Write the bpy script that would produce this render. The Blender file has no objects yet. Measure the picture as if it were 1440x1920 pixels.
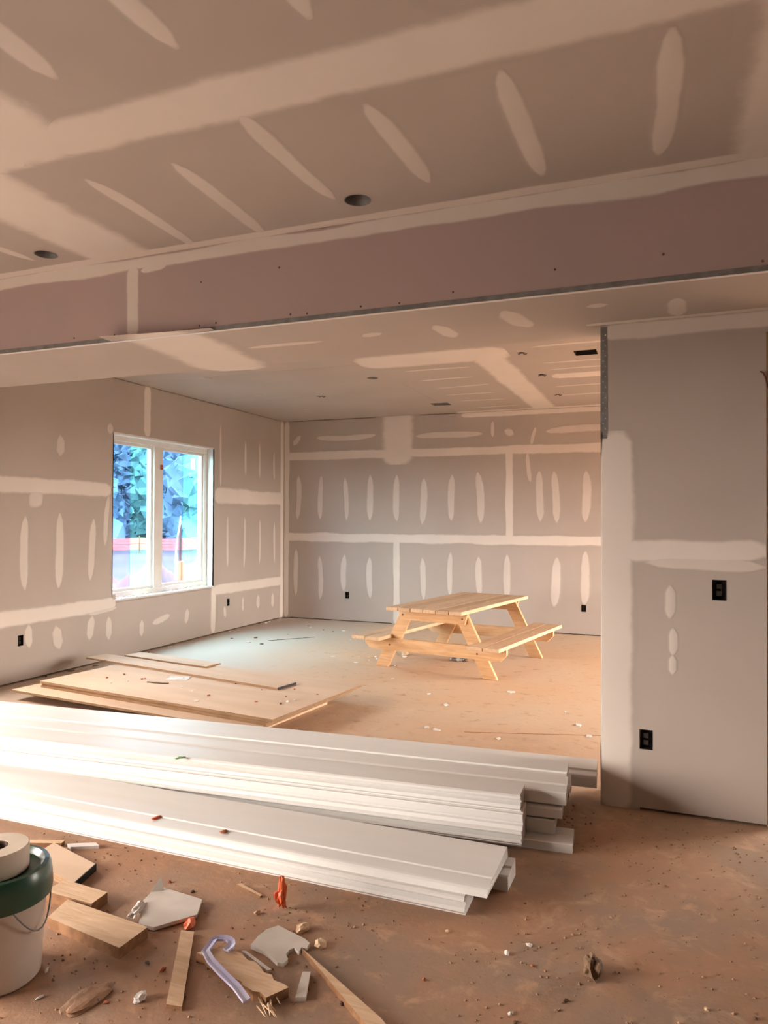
import bpy, bmesh, math, random
from mathutils import Vector, Matrix, noise
from mathutils.geometry import tessellate_polygon

# ------------------------------------------------------------------ camera
C = bpy.context.scene.collection
SC = bpy.context.scene
YAW, PITCH, ROLL, EYE, FPX = 21.409, 0.712, 0.245, 1.5085, 1360.1
yaw, pit, rol = map(math.radians, (YAW, PITCH, ROLL))
fw = Vector((-math.sin(yaw) * math.cos(pit), math.cos(yaw) * math.cos(pit), math.sin(pit)))
r0 = Vector((math.cos(yaw), math.sin(yaw), 0)); u0 = r0.cross(fw)
rt = math.cos(rol) * r0 + math.sin(rol) * u0
up = -math.sin(rol) * r0 + math.cos(rol) * u0
cd = bpy.data.cameras.new('camera'); cam = bpy.data.objects.new('camera', cd); C.objects.link(cam)
cd.sensor_fit = 'VERTICAL'; cd.sensor_height = 36.0; cd.lens = FPX / 1920 * 36.0
cd.clip_start = 0.05; cd.clip_end = 500
M = Matrix((rt, up, -fw)).transposed().to_4x4(); M.translation = Vector((0, 0, EYE)); cam.matrix_world = M
SC.camera = cam

# ------------------------------------------------------------------ world, light, exposure
SC.view_settings.view_transform = 'Standard'; SC.view_settings.look = 'None'
SC.view_settings.gamma = 1.0; SC.view_settings.use_curve_mapping = False
SC.view_settings.exposure = 3.38
w = bpy.data.worlds.new('overcast_sky'); SC.world = w; w.use_nodes = True
bg = w.node_tree.nodes['Background']; bg.inputs['Color'].default_value = (1.0, 0.90, 0.81, 1); bg.inputs['Strength'].default_value = 3.2
SC.cycles.max_bounces = 8; SC.cycles.diffuse_bounces = 5; SC.cycles.glossy_bounces = 2; SC.cycles.adaptive_threshold = .06; SC.cycles.transparent_max_bounces = 16
SC.cycles.sample_clamp_indirect = 12.0

XL, YB, H = -5.596, 9.974, 3.05          # left wall, back wall, ceiling
YBM, ZS, YP, YS = 3.4116, 2.568, 4.0507, 4.277   # beam face, soffit, partition face / back
DX0, DX1, DZ = .455, 1.42, 2.46           # door opening beyond the stub wall
XE = -0.338                               # free edge of the partition
XR, YN = 8.5, -7.0                        # right wall, rear wall (behind the camera)
WIN = (6.24, 8.10, 0.64, 2.45)            # window in the left wall (y0,y1,z0,z1)
SIDE = (3.65, 4.55, 0.75, 2.10)             # open window hole in the left wall just out of view
XF = 3.4                                   # right wall of the far room, hidden behind the stub wall
FDOOR = (5.9, 9.6, 0.0, 2.15)             # open yard door in it
DOOR = (-2.9, 1.5, 0.0, 2.40)            # big open doorway to the yard in the left wall, beside the camera

def portal(name, loc, rot, sx, sy):
    l = bpy.data.lights.new(name, 'AREA'); l.shape = 'RECTANGLE'; l.size = sx; l.size_y = sy
    l.cycles.is_portal = True
    o = bpy.data.objects.new(name, l); C.objects.link(o); o.location = loc; o.rotation_euler = rot
portal('yard_door_portal', (XL - .25, (DOOR[0] + DOOR[1]) / 2, DOOR[3] / 2), (0, -math.pi / 2, 0), DOOR[3], DOOR[1] - DOOR[0])
portal('window_portal', (XL - .25, (WIN[0] + WIN[1]) / 2, (WIN[2] + WIN[3]) / 2), (0, -math.pi / 2, 0), WIN[3] - WIN[2], WIN[1] - WIN[0])

portal('side_window_portal', (XL - .25, (SIDE[0] + SIDE[1]) / 2, (SIDE[2] + SIDE[3]) / 2), (0, -math.pi / 2, 0), SIDE[3] - SIDE[2], SIDE[1] - SIDE[0])
portal('far_door_portal', (XF + .25, (FDOOR[0] + FDOOR[1]) / 2, FDOOR[3] / 2), (0, math.pi / 2, 0), FDOOR[3], FDOOR[1] - FDOOR[0])

# ------------------------------------------------------------------ materials
MATS = {}
def nt(name, rough=.8, spec=.3):
    m = bpy.data.materials.new(name); m.use_nodes = True
    t = m.node_tree; b = t.nodes['Principled BSDF']; b.inputs['Roughness'].default_value = rough
    b.inputs['Specular IOR Level'].default_value = spec
    MATS[name] = m; return m, t, b
def N(t, kind, **kw):
    n = t.nodes.new(kind)
    for k, v in kw.items():
        if k in n.inputs: n.inputs[k].default_value = v
        else: setattr(n, k, v)
    return n
def rgba(c): return (c[0], c[1], c[2], 1)
def noise_mix(name, c1, c2, scale=5, detail=4, rough=.8, bump=0, bscale=None, spec=.3, lo=.35, hi=.65, stretch=None, dist=0):
    m, t, b = nt(name, rough, spec)
    tc = N(t, 'ShaderNodeTexCoord'); vec = tc.outputs['Object']
    if stretch:
        mp = N(t, 'ShaderNodeMapping'); mp.inputs['Scale'].default_value = stretch
        t.links.new(vec, mp.inputs['Vector']); vec = mp.outputs['Vector']
    n = N(t, 'ShaderNodeTexNoise', Scale=scale, Detail=detail, Distortion=dist); t.links.new(vec, n.inputs['Vector'])
    r = N(t, 'ShaderNodeMapRange'); r.inputs['From Min'].default_value = lo; r.inputs['From Max'].default_value = hi
    t.links.new(n.outputs['Fac'], r.inputs['Value'])
    mx = N(t, 'ShaderNodeMix', data_type='RGBA'); mx.inputs['A'].default_value = rgba(c1); mx.inputs['B'].default_value = rgba(c2)
    t.links.new(r.outputs['Result'], mx.inputs['Factor']); t.links.new(mx.outputs['Result'], b.inputs['Base Color'])
    if bump:
        n2 = N(t, 'ShaderNodeTexNoise', Scale=bscale or scale * 4, Detail=4); t.links.new(vec, n2.inputs['Vector'])
        bp = N(t, 'ShaderNodeBump', Strength=bump, Distance=.01); t.links.new(n2.outputs['Fac'], bp.inputs['Height'])
        t.links.new(bp.outputs['Normal'], b.inputs['Normal'])
    return m
PAPER = (0.455, 0.395, 0.35); PAPER2 = (0.43, 0.37, 0.325)
PURPLE = (0.46, 0.34, 0.322); PURPLE2 = (0.42, 0.33, 0.312)
MUD = (0.74, 0.665, 0.60)
noise_mix('drywall_paper', PAPER, PAPER2, 1.3, 3, .9)
noise_mix('mauve_board_paper', PURPLE, PURPLE2, 1.1, 3, .9)
def mud_mat(name, paper, MUD=MUD):
    m, t, b = nt(name, .85, .2)
    at = N(t, 'ShaderNodeAttribute', attribute_name='mud')
    tc = N(t, 'ShaderNodeTexCoord')
    n = N(t, 'ShaderNodeTexNoise', Scale=9, Detail=5, Roughness=.6); t.links.new(tc.outputs['Object'], n.inputs['Vector'])
    ad = N(t, 'ShaderNodeMath', operation='MULTIPLY_ADD'); ad.inputs[1].default_value = .6; ad.inputs[2].default_value = -.3
    t.links.new(n.outputs['Fac'], ad.inputs[0])
    s = N(t, 'ShaderNodeMath', operation='ADD'); t.links.new(at.outputs['Fac'], s.inputs[0]); t.links.new(ad.outputs[0], s.inputs[1])
    r = N(t, 'ShaderNodeMapRange', interpolation_type='SMOOTHSTEP'); r.inputs['From Min'].default_value = .10; r.inputs['From Max'].default_value = .70
    t.links.new(s.outputs[0], r.inputs['Value'])
    n2 = N(t, 'ShaderNodeTexNoise', Scale=2.2, Detail=4); t.links.new(tc.outputs['Object'], n2.inputs['Vector'])
    mm = N(t, 'ShaderNodeMix', data_type='RGBA'); mm.inputs['A'].default_value = rgba(MUD); mm.inputs['B'].default_value = rgba([c * .86 for c in MUD])
    t.links.new(n2.outputs['Fac'], mm.inputs['Factor'])
    mx = N(t, 'ShaderNodeMix', data_type='RGBA'); mx.inputs['A'].default_value = rgba(paper)
    t.links.new(mm.outputs['Result'], mx.inputs['B']); t.links.new(r.outputs['Result'], mx.inputs['Factor'])
    t.links.new(mx.outputs['Result'], b.inputs['Base Color'])
MID = [(a + c) / 2 for a, c in zip(PAPER, PAPER2)]
mud_mat('joint_compound', MID); mud_mat('thin_joint_compound', MID, (.67, .60, .54))
mud_mat('joint_compound_on_mauve', [(a + c) / 2 for a, c in zip(PURPLE, PURPLE2)])
noise_mix('framing_lumber', (.34, .20, .11), (.44, .28, .16), 4, 3, .8)
noise_mix('dark_cavity', (.02, .016, .013), (.035, .028, .022), 4, 2, .9)  # near-black colour stands in for the shade inside openings
noise_mix('galvanised_steel', (.16, .155, .15), (.22, .215, .21), 20, 2, .45, spec=.5)
noise_mix('white_trim', (.70, .685, .665), (.66, .64, .615), 3, 3, .45, spec=.4, stretch=(.4, 3, 3))
noise_mix('pine_wood', (.72, .46, .25), (.60, .35, .17), 7, 4, .65, bump=.15, stretch=(6, .6, 6), dist=.6)
noise_mix('pine_wood_cross', (.72, .46, .25), (.60, .35, .17), 7, 4, .65, bump=.15, stretch=(.6, 6, 6), dist=.6)
noise_mix('weathered_pine', (.70, .49, .32), (.58, .39, .24), 7, 4, .7, bump=.15, stretch=(6, .6, 6), dist=.6)
noise_mix('weathered_pine_dark', (.62, .42, .26), (.50, .32, .19), 7, 4, .7, bump=.15, stretch=(6, .6, 6), dist=.6)
noise_mix('plywood', (.64, .475, .345), (.57, .41, .29), 2, 5, .85, bump=.06, stretch=(.6, 3, 1))
noise_mix('plywood_edge', (.34, .21, .12), (.22, .13, .07), 30, 2, .9, stretch=(.3, .3, 8))
noise_mix('lumber_offcut', (.66, .47, .32), (.54, .36, .22), 9, 4, .75, bump=.15, stretch=(.7, 5, 5), dist=.5)
noise_mix('lumber_offcut_end', (.27, .135, .065), (.19, .09, .04), 30, 3, .85)
noise_mix('black_paint', (.012, .012, .014), (.022, .02, .02), 20, 2, .6)
noise_mix('black_plastic', (.015, .013, .012), (.03, .025, .02), 20, 2, .5)
noise_mix('vinyl_frame', (.72, .70, .66), (.66, .63, .59), 5, 2, .4, spec=.4)
noise_mix('bucket_plastic', (.58, .50, .44), (.50, .41, .34), 4, 4, .45, spec=.45)
noise_mix('green_lid', (.012, .055, .032), (.02, .075, .045), 5, 3, .28, spec=.6)
noise_mix('tape_paper', (.72, .62, .52), (.62, .52, .42), 6, 3, .8)
noise_mix('cardboard_core', (.10, .065, .05), (.07, .045, .035), 20, 2, .9)
noise_mix('drywall_scrap', (.60, .55, .50), (.50, .45, .40), 7, 3, .85)
noise_mix('gypsum_core', (.74, .70, .66), (.66, .61, .56), 25, 3, .95)
noise_mix('orange_plastic', (.78, .16, .06), (.66, .12, .04), 9, 3, .45, spec=.4)
noise_mix('lilac_plastic', (.42, .40, .60), (.55, .53, .68), 8, 2, .3, spec=.5)
noise_mix('clay_clod', (.20, .12, .07), (.12, .075, .045), 15, 4, .95, bump=.4)
noise_mix('white_paper', (.74, .70, .66), (.60, .56, .54), 14, 3, .8)
noise_mix('silver_foil', (.35, .33, .31), (.12, .11, .10), 18, 3, .35, spec=.6)
noise_mix('screw_steel', (.10, .06, .05), (.16, .09, .07), 20, 2, .5)
noise_mix('rust_wire', (.20, .07, .04), (.12, .045, .03), 20, 2, .6)
noise_mix('green_tape', (.10, .28, .10), (.30, .42, .24), 60, 2, .6)
noise_mix('floor_clay', (.34, .19, .115), (.26, .16, .10), 8, 4, .95, bump=.3)
noise_mix('brick_red', (.42, .14, .07), (.30, .09, .045), 20, 2, .8)
# outdoors
noise_mix('yard_ground', (.026, .032, .04), (.045, .042, .045), .35, 5, .95)
noise_mix('spoil_dirt', (.115, .066, .054), (.075, .068, .075), 1.6, 5, .95, bump=.6, bscale=6)
noise_mix('tree_leaves', (.040, .105, .145), (.070, .150, .195), .5, 6, .95)  # blue of the distant haze is put into the leaf colour
noise_mix('tree_bark', (.09, .065, .05), (.05, .035, .028), 6, 3, .9)
noise_mix('safety_orange', (.34, .085, .07), (.30, .07, .06), 3, 2, .7)

def floor_mat():
    m, t, b = nt('dusty_slab', .82, .25)
    tc = N(t, 'ShaderNodeTexCoord'); vec = tc.outputs['Object']
    sp = N(t, 'ShaderNodeSeparateXYZ'); t.links.new(vec, sp.inputs[0])
    def tex(sc, det, rg=.55, dist=0):
        n = N(t, 'ShaderNodeTexNoise', Scale=sc, Detail=det, Roughness=rg, Distortion=dist); t.links.new(vec, n.inputs['Vector']); return n.outputs['Fac']
    def rng(v, a, c):
        r = N(t, 'ShaderNodeMapRange', interpolation_type='SMOOTHSTEP'); r.inputs['From Min'].default_value = a; r.inputs['From Max'].default_value = c
        t.links.new(v, r.inputs['Value']); return r.outputs['Result']
    def mix(f, a, c):
        x = N(t, 'ShaderNodeMix', data_type='RGBA')
        t.links.new(f, x.inputs['Factor'])
        for s, v in (('A', a), ('B', c)):
            if isinstance(v, tuple): x.inputs[s].default_value = rgba(v)
            else: t.links.new(v, x.inputs[s])
        return x.outputs['Result']
    # swept concrete beyond the beam, trodden red clay on this side
    wob = N(t, 'ShaderNodeMath', operation='MULTIPLY_ADD'); wob.inputs[1].default_value = 2.2
    t.links.new(tex(.9, 4), wob.inputs[0]); t.links.new(sp.outputs['Y'], wob.inputs[2])
    zone = rng(wob.outputs[0], 3.9, 7.0)
    clay = mix(rng(tex(1.6, 6, .6), .35, .65), (.39, .215, .128), (.29, .20, .145))
    clay = mix(rng(tex(7, 6, .65, .4), .52, .72), clay, (.48, .29, .18))
    clay = mix(rng(tex(26, 4, .7), .62, .74), clay, (.20, .10, .055))
    clay = mix(rng(tex(3.4, 6, .7, .8), .55, .75), clay, (.50, .33, .215))
    conc = mix(rng(tex(.7, 5), .35, .65), (.64, .42, .265), (.62, .455, .32))
    conc = mix(rng(tex(9, 5, .6), .55, .75), conc, (.49, .30, .18))
    conc = mix(rng(tex(40, 3, .6), .68, .75), conc, (.30, .18, .11))
    # skylight from the window painted into the floor as a paler tone
    dd = N(t, 'ShaderNodeMath', operation='MULTIPLY_ADD'); dd.inputs[1].default_value = 1.6
    t.links.new(tex(1.1, 4), dd.inputs[0]); t.links.new(sp.outputs['X'], dd.inputs[2])
    conc = mix(rng(dd.outputs[0], -2.0, -4.2), conc, (.55, .47, .39))
    clay = mix(rng(sp.outputs['Y'], 1.5, .2), clay, (.40, .355, .315))   # unseen floor greyed to cut orange bounce onto the ceiling
    col = mix(zone, clay, conc)
    t.links.new(col, b.inputs['Base Color'])
    bp = N(t, 'ShaderNodeBump', Strength=.35, Distance=.012); t.links.new(tex(11, 8, .65), bp.inputs['Height']); t.links.new(bp.outputs['Normal'], b.inputs['Normal'])
floor_mat()

def film(name, tint, gloss=.06):
    m = bpy.data.materials.new(name); m.use_nodes = True; t = m.node_tree; t.nodes.clear()
    o = N(t, 'ShaderNodeOutputMaterial'); tr = N(t, 'ShaderNodeBsdfTransparent'); gl = N(t, 'ShaderNodeBsdfGlossy'); gl.inputs['Roughness'].default_value = .08
    tc = N(t, 'ShaderNodeTexCoord'); n = N(t, 'ShaderNodeTexNoise', Scale=3, Detail=4, Distortion=1.2); t.links.new(tc.outputs['Object'], n.inputs['Vector'])
    mc = N(t, 'ShaderNodeMix', data_type='RGBA'); mc.inputs['A'].default_value = rgba(tint); mc.inputs['B'].default_value = rgba([min(1, c * 1.18 + .03) for c in tint])
    t.links.new(n.outputs['Fac'], mc.inputs['Factor']); t.links.new(mc.outputs['Result'], tr.inputs['Color'])
    mx = N(t, 'ShaderNodeMixShader'); mx.inputs[0].default_value = gloss
    t.links.new(tr.outputs[0], mx.inputs[1]); t.links.new(gl.outputs[0], mx.inputs[2]); t.links.new(mx.outputs[0], o.inputs[0])
    MATS[name] = m
def thin(name, c):
    m, t, b = nt(name, .8, .2); b.inputs['Base Color'].default_value = rgba(c)
    tr = N(t, 'ShaderNodeBsdfTranslucent'); tr.inputs['Color'].default_value = rgba(c)
    n = N(t, 'ShaderNodeTexNoise', Scale=30, Detail=3); tc = N(t, 'ShaderNodeTexCoord'); t.links.new(tc.outputs['Object'], n.inputs['Vector'])
    r = N(t, 'ShaderNodeMapRange'); r.inputs['To Min'].default_value = .45; r.inputs['To Max'].default_value = .65; t.links.new(n.outputs['Fac'], r.inputs['Value'])
    mx = N(t, 'ShaderNodeMixShader'); t.links.new(r.outputs['Result'], mx.inputs[0]); t.links.new(b.outputs[0], mx.inputs[1]); t.links.new(tr.outputs[0], mx.inputs[2])
    t.links.new(mx.outputs[0], t.nodes['Material Output'].inputs[0])
thin('thin_paper', (.80, .80, .78))
film('window_glass', (.93, .96, .96), .04)
film('blue_film', (.58, .66, .88), .04)
film('cyan_film', (.62, .92, 1.0), .04)
film('clear_wrinkled_film', (.80, .85, .88), .25)

# ------------------------------------------------------------------ helpers
def link(name, me, mat, parent=None, smooth=False):
    o = bpy.data.objects.new(name, me); C.objects.link(o)
    for mm in (mat if isinstance(mat, (list, tuple)) else [mat]): me.materials.append(MATS[mm])
    if parent is not None: o.parent = parent
    if smooth:
        for p in me.polygons: p.use_smooth = True
    return o
def mesh(name, vs, fs, mat, parent=None, smooth=False):
    me = bpy.data.meshes.new(name); me.from_pydata([tuple(v) for v in vs], [], fs); me.update()
    return link(name, me, mat, parent, smooth)
def from_bm(name, bm, mat, parent=None, smooth=False):
    bmesh.ops.recalc_face_normals(bm, faces=bm.faces)
    me = bpy.data.meshes.new(name); bm.to_mesh(me); bm.free()
    return link(name, me, mat, parent, smooth)
def thing(name, label, cat, loc=(0, 0, 0), rz=0, group=None):
    o = bpy.data.objects.new(name, None); C.objects.link(o); o.location = loc; o.rotation_euler = (0, 0, rz)
    o.empty_display_size = .05
    return tag(o, label, cat, group)
def tag(o, label, cat, group=None):
    o['label'] = label; o['category'] = cat
    if group: o['group'] = group
    return o
def struct(o, label):
    o['kind'] = 'structure'; o['label'] = label; return o
def bm_box(bm, lo, hi, bevel=0, rot=None):
    r = bmesh.ops.create_cube(bm, size=1)
    s = [hi[i] - lo[i] for i in range(3)]; c = [(hi[i] + lo[i]) / 2 for i in range(3)]
    for v in r['verts']: v.co = Vector((v.co.x * s[0] + c[0], v.co.y * s[1] + c[1], v.co.z * s[2] + c[2]))
    if bevel:
        ed = list({e for v in r['verts'] for e in v.link_edges})
        bmesh.ops.bevel(bm, geom=ed, offset=bevel, segments=1, affect='EDGES', profile=.5)
def box(name, lo, hi, mat, parent=None, bevel=0, tf=None):
    bm = bmesh.new(); bm_box(bm, lo, hi, bevel)
    if tf is not None: bmesh.ops.transform(bm, matrix=tf, verts=bm.verts)
    return from_bm(name, bm, mat, parent)
def poly_slab(name, outer, holes, fmap, thick, mat, parent=None, edge_mat=None):
    """Flat panel with holes: 2D loops are mapped by fmap(a, b, depth); depth 0 is the visible face."""
    loops = [outer] + list(holes)
    tri = tessellate_polygon([[Vector((p[0], p[1], 0)) for p in lp] for lp in loops])
    flat = [p for lp in loops for p in lp]; n = len(flat)
    vs = [fmap(p[0], p[1], 0) for p in flat] + [fmap(p[0], p[1], thick) for p in flat]
    fs = [tuple(f) for f in tri] + [tuple(i + n for i in reversed(f)) for f in tri]; nfl = len(fs)
    k = 0
    for lp in loops:
        m = len(lp)
        for i in range(m):
            a, b2 = k + i, k + (i + 1) % m; fs.append((a, b2, b2 + n, a + n))
        k += m
    bm = bmesh.new(); bv = [bm.verts.new(v) for v in vs]
    for i, f in enumerate(fs):
        fc = bm.faces.new([bv[j] for j in f])
        if edge_mat and i >= nfl: fc.material_index = 1
    return from_bm(name, bm, [mat, edge_mat] if edge_mat else mat, parent)
def rect(a0, a1, b0, b1): return [(a0, b0), (a1, b0), (a1, b1), (a0, b1)]
def circ(a, b, r, n=20): return [(a + r * math.cos(2 * math.pi * i / n), b + r * math.sin(2 * math.pi * i / n)) for i in range(n)]

# plane maps: (a, b, depth behind the face)
def P_left(a, b, d): return (XL - d, a, b)
def P_back(a, b, d): return (a, YB + d, b)
def P_part(a, b, d): return (a, YP + d, b)
def P_stub(a, b, d): return (min(max(a, XE + .0004), DX0 - .001), YP + d, b)
def P_ceil(a, b, d): return (a, b, H + d)
def P_beam(a, b, d): return (a, YBM + d, b)
def P_soff(a, b, d): return (a, b, ZS + d)
def P_right(a, b, d): return (XR + d, a, b)
def P_rear(a, b, d): return (a, YN - d, b)
T = .0127
def sheets(parent, fmap, rects, holes=(), mat='drywall_paper'):
    """drywall sheets, each its own child, with a 3 mm open joint; rectangular cut-outs bite notches, round ones become holes"""
    g = .0015
    for (a0, a1, b0, b1) in rects:
        cells = [(a0 + g, a1 - g, b0 + g, b1 - g)]
        inner = []
        out = rect(*cells[0])
        cuts = []
        for h in holes:
            ha0, ha1 = min(p[0] for p in h), max(p[0] for p in h); hb0, hb1 = min(p[1] for p in h), max(p[1] for p in h)
            A0, A1, B0, B1 = cells[0]
            if ha1 <= A0 or ha0 >= A1 or hb1 <= B0 or hb0 >= B1: continue
            if ha0 > A0 and ha1 < A1 and hb0 > B0 and hb1 < B1: inner.append(h)
            else: cuts.append((ha0, ha1, hb0, hb1))
        if cuts:                       # notch: rebuild the outline on a small grid
            A0, A1, B0, B1 = cells[0]
            xs = sorted({A0, A1, *[min(max(v, A0), A1) for c in cuts for v in c[:2]]}); ys = sorted({B0, B1, *[min(max(v, B0), B1) for c in cuts for v in c[2:]]})
            keep = {}
            for i in range(len(xs) - 1):
                for j in range(len(ys) - 1):
                    cx, cy = (xs[i] + xs[i + 1]) / 2, (ys[j] + ys[j + 1]) / 2
                    keep[i, j] = not any(c[0] < cx < c[1] and c[2] < cy < c[3] for c in cuts)
            edges = {}
            for (i, j), k in keep.items():
                if not k: continue
                for (p, q, nb) in (((i, j), (i + 1, j), (i, j - 1)), ((i + 1, j), (i + 1, j + 1), (i + 1, j)), ((i + 1, j + 1), (i, j + 1), (i, j + 1)), ((i, j + 1), (i, j), (i - 1, j))):
                    if not keep.get(nb): edges[p] = q
            while edges:
                s = next(iter(edges)); lp = [s]; q = edges.pop(s)
                while q != s: lp.append(q); q = edges.pop(q)
                pts = [(xs[i], ys[j]) for i, j in lp]
                poly_slab('drywall_sheet', pts, [h for h in inner if min(p[0] for p in pts) < h[0][0] < max(p[0] for p in pts)], fmap, T, mat, parent)
            continue
        poly_slab('drywall_sheet', out, inner, fmap, T, mat, parent)
rs = random.Random(7)
LAY = [0]
def mud(parent, fmap, a0, b0, a1, b1, wd, taper=True, name='joint_compound', mat='joint_compound', seed=None, h=.0016, wav=.12, soft=None):
    """a knife stroke of joint compound, feathered to nothing at its edges"""
    A, B = Vector((a0, b0)), Vector((a1, b1)); L = (B - A).length; d = (B - A).normalized(); pn = Vector((-d.y, d.x))
    sd = rs.random() * 100 if seed is None else seed
    nl = max(8, min(60, int(L / .06))); cols = [-1.35, -1.05, -.75, -.4, 0, .4, .75, 1.05, 1.35]
    att = [-.25, .15, .62, 1, 1.1, 1, .62, .15, -.25]
    if taper and mat == 'joint_compound': mat = 'thin_joint_compound'
    if fmap is P_beam: mat = 'joint_compound_on_mauve'
    ext = wd * .25; LAY[0] += 1; base = .0001 + (LAY[0] * 7 % 17) * .00002
    bm = bmesh.new(); vals = []; grid = []
    bend = (rs.random() - .5) * .06 * min(L, .8) if taper else 0
    for i in range(nl + 1):
        s = i / nl; l = -ext + s * (L + 2 * ext)
        if taper: wf = .5 + .5 * min(1, min(s, 1 - s) * 4.5); e = min(1, min(l + ext, L + ext - l) / (ext * 2 + 1e-6))
        else: wf = 1; e = min(1, min(l + ext, L + ext - l) / (ext + 1e-6) + .25)
        hw1 = wd / 2 * wf * (1 + wav * 2 * (noise.noise((l * 2.3, sd, 0)) )); hw2 = wd / 2 * wf * (1 + wav * 2 * noise.noise((l * 2.3, sd + 9, 0)))
        off = bend * math.sin(math.pi * s) + (wd * .25 * noise.noise((l * 1.1, sd + 4, 3)) if taper else 0)
        row = []
        for c, t in zip(cols, att):
            hw = hw1 if c < 0 else hw2
            p = A + d * l + pn * (c * hw + off)
            k = t - (1 - max(0, min(1, e))) * .75
            row.append(bm.verts.new(fmap(p.x, p.y, -(base + h * k)))); vals.append(k)
        grid.append(row)
    for i in range(nl):
        for j in range(len(cols) - 1): bm.faces.new((grid[i][j], grid[i + 1][j], grid[i + 1][j + 1], grid[i][j + 1]))
    bmesh.ops.recalc_face_normals(bm, faces=bm.faces)
    me = bpy.data.meshes.new(name); bm.to_mesh(me); bm.free()
    at = me.attributes.new('mud', 'FLOAT', 'POINT'); at.data.foreach_set('value', vals)
    return link(name, me, mat, parent, True)
def tube(name, pts, r, mat, parent=None, n=6, smooth=True):
    vs, fs = [], []; pts = [Vector(p) for p in pts]
    for i, p in enumerate(pts):
        d = (pts[min(i + 1, len(pts) - 1)] - pts[max(i - 1, 0)]).normalized()
        a = d.cross(Vector((0, 0, 1)) if abs(d.z) < .9 else Vector((1, 0, 0))).normalized(); b = d.cross(a)
        rr = r[i] if isinstance(r, (list, tuple)) else r
        for k in range(n): vs.append(p + (a * math.cos(2 * math.pi * k / n) + b * math.sin(2 * math.pi * k / n)) * rr)
    for i in range(len(pts) - 1):
        for k in range(n): fs.append((i * n + k, i * n + (k + 1) % n, (i + 1) * n + (k + 1) % n, (i + 1) * n + k))
    fs.append(tuple(range(n))); fs.append(tuple((len(pts) - 1) * n + k for k in reversed(range(n))))
    return mesh(name, vs, fs, mat, parent, smooth)
def lathe(name, prof, mat, parent=None, n=40, loc=(0, 0, 0), smooth=True, closed=False):
    vs, fs = [], []
    m = len(prof)
    for (r, z) in prof:
        for k in range(n): vs.append((loc[0] + r * math.cos(2 * math.pi * k / n), loc[1] + r * math.sin(2 * math.pi * k / n), loc[2] + z))
    for i in range(m - (0 if closed else 1)):
        j = (i + 1) % m
        for k in range(n): fs.append((i * n + k, i * n + (k + 1) % n, j * n + (k + 1) % n, j * n + k))
    o = mesh(name, vs, fs, mat, parent, False)
    me = o.data
    if smooth:
        for p in me.polygons: p.use_smooth = True
        me.set_sharp_from_angle(angle=math.radians(35))
    return o

# ------------------------------------------------------------------ floor and ground
fl = poly_slab('floor', [(XL - .3, YN - .3), (XR + .3, YN - .3), (XR + .3, YS + .2), (XF + .3, YS + .2), (XF + .3, YB + .3), (XL - .3, YB + .3)], [], lambda a, b, d: (a, b, -d), .35, 'dusty_slab')
struct(fl, 'dusty concrete slab floor, trodden red clay near, swept tan beyond the beam')
box('chalk_line', (-1.36, 5.06, 0), (-.28, 5.066, .0016), 'brick_red', fl, tf=Matrix.Translation((-1.36, 5.06, 0)) @ Matrix.Rotation(.30, 4, 'Z') @ Matrix.Translation((1.36, -5.06, 0)))
fl.children[0]['label'] = 'thin red snapped line across the floor'
gr = mesh('yard_ground', [(-140, -120, -.36), (60, -120, -.36), (60, 120, -.36), (-140, 120, -.36)], [(0, 1, 2, 3)], 'yard_ground')
struct(gr, 'dark bare yard ground outside the building')

# ------------------------------------------------------------------ electrical box openings (holes first, boxes below)
def hole(a, b, wa, hb): return rect(a - wa / 2, a + wa / 2, b - hb / 2, b + hb / 2)
BW, BH = .062, .100
OUT_L = [(5.05, .385), (8.46, .39)]
OUT_B = [(-4.50, .39), (-1.05, .36)]
OUT_P = [(.24, 1.165), (-.11, .37)]

# ------------------------------------------------------------------ left wall with window and yard door
def wall_backing(name, fmap, outer, holes, label, thick=.10, off=.062):
    o = poly_slab(name, outer, holes, lambda a, b, d: fmap(a, b, d + off), thick, 'framing_lumber')
    return struct(o, label)
def notched(y0, y1, d0, d1, dz, ztop): return [(y0, 0), (d0, 0), (d0, dz), (d1, dz), (d1, 0), (y1, 0), (y1, ztop), (y0, ztop)]
wl = wall_backing('wall_left', P_left, notched(YN - .2, YB + .2, DOOR[0], DOOR[1], DOOR[3], H + .3), [rect(WIN[0] - .014, WIN[1] + .014, WIN[2] - .016, WIN[3] + .014), rect(*SIDE)], 'left wall of taped grey drywall with the window')
HL = [rect(*WIN), rect(*SIDE), rect(DOOR[0], DOOR[1], -.1, DOOR[3])] + [hole(a, b, BW, BH) for a, b in OUT_L]
Z0 = .012
sheets(wl, P_left, [(YN, 1.2, Z0, .61), (1.2, 4.45, Z0, .61), (4.45, 8.11, Z0, .61), (8.11, YB, Z0, .61),
                    (YN, -.9, .61, 1.83), (-.9, 3.6, .61, 1.83), (3.6, 6.24, .61, 1.83), (6.24, YB, .61, 1.83),
                    (YN, -.6, 1.83, H - .004), (-.6, 3.0, 1.83, H - .004), (3.0, 6.78, 1.83, H - .004), (6.78, YB, 1.83, H - .004)], HL)
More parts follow.
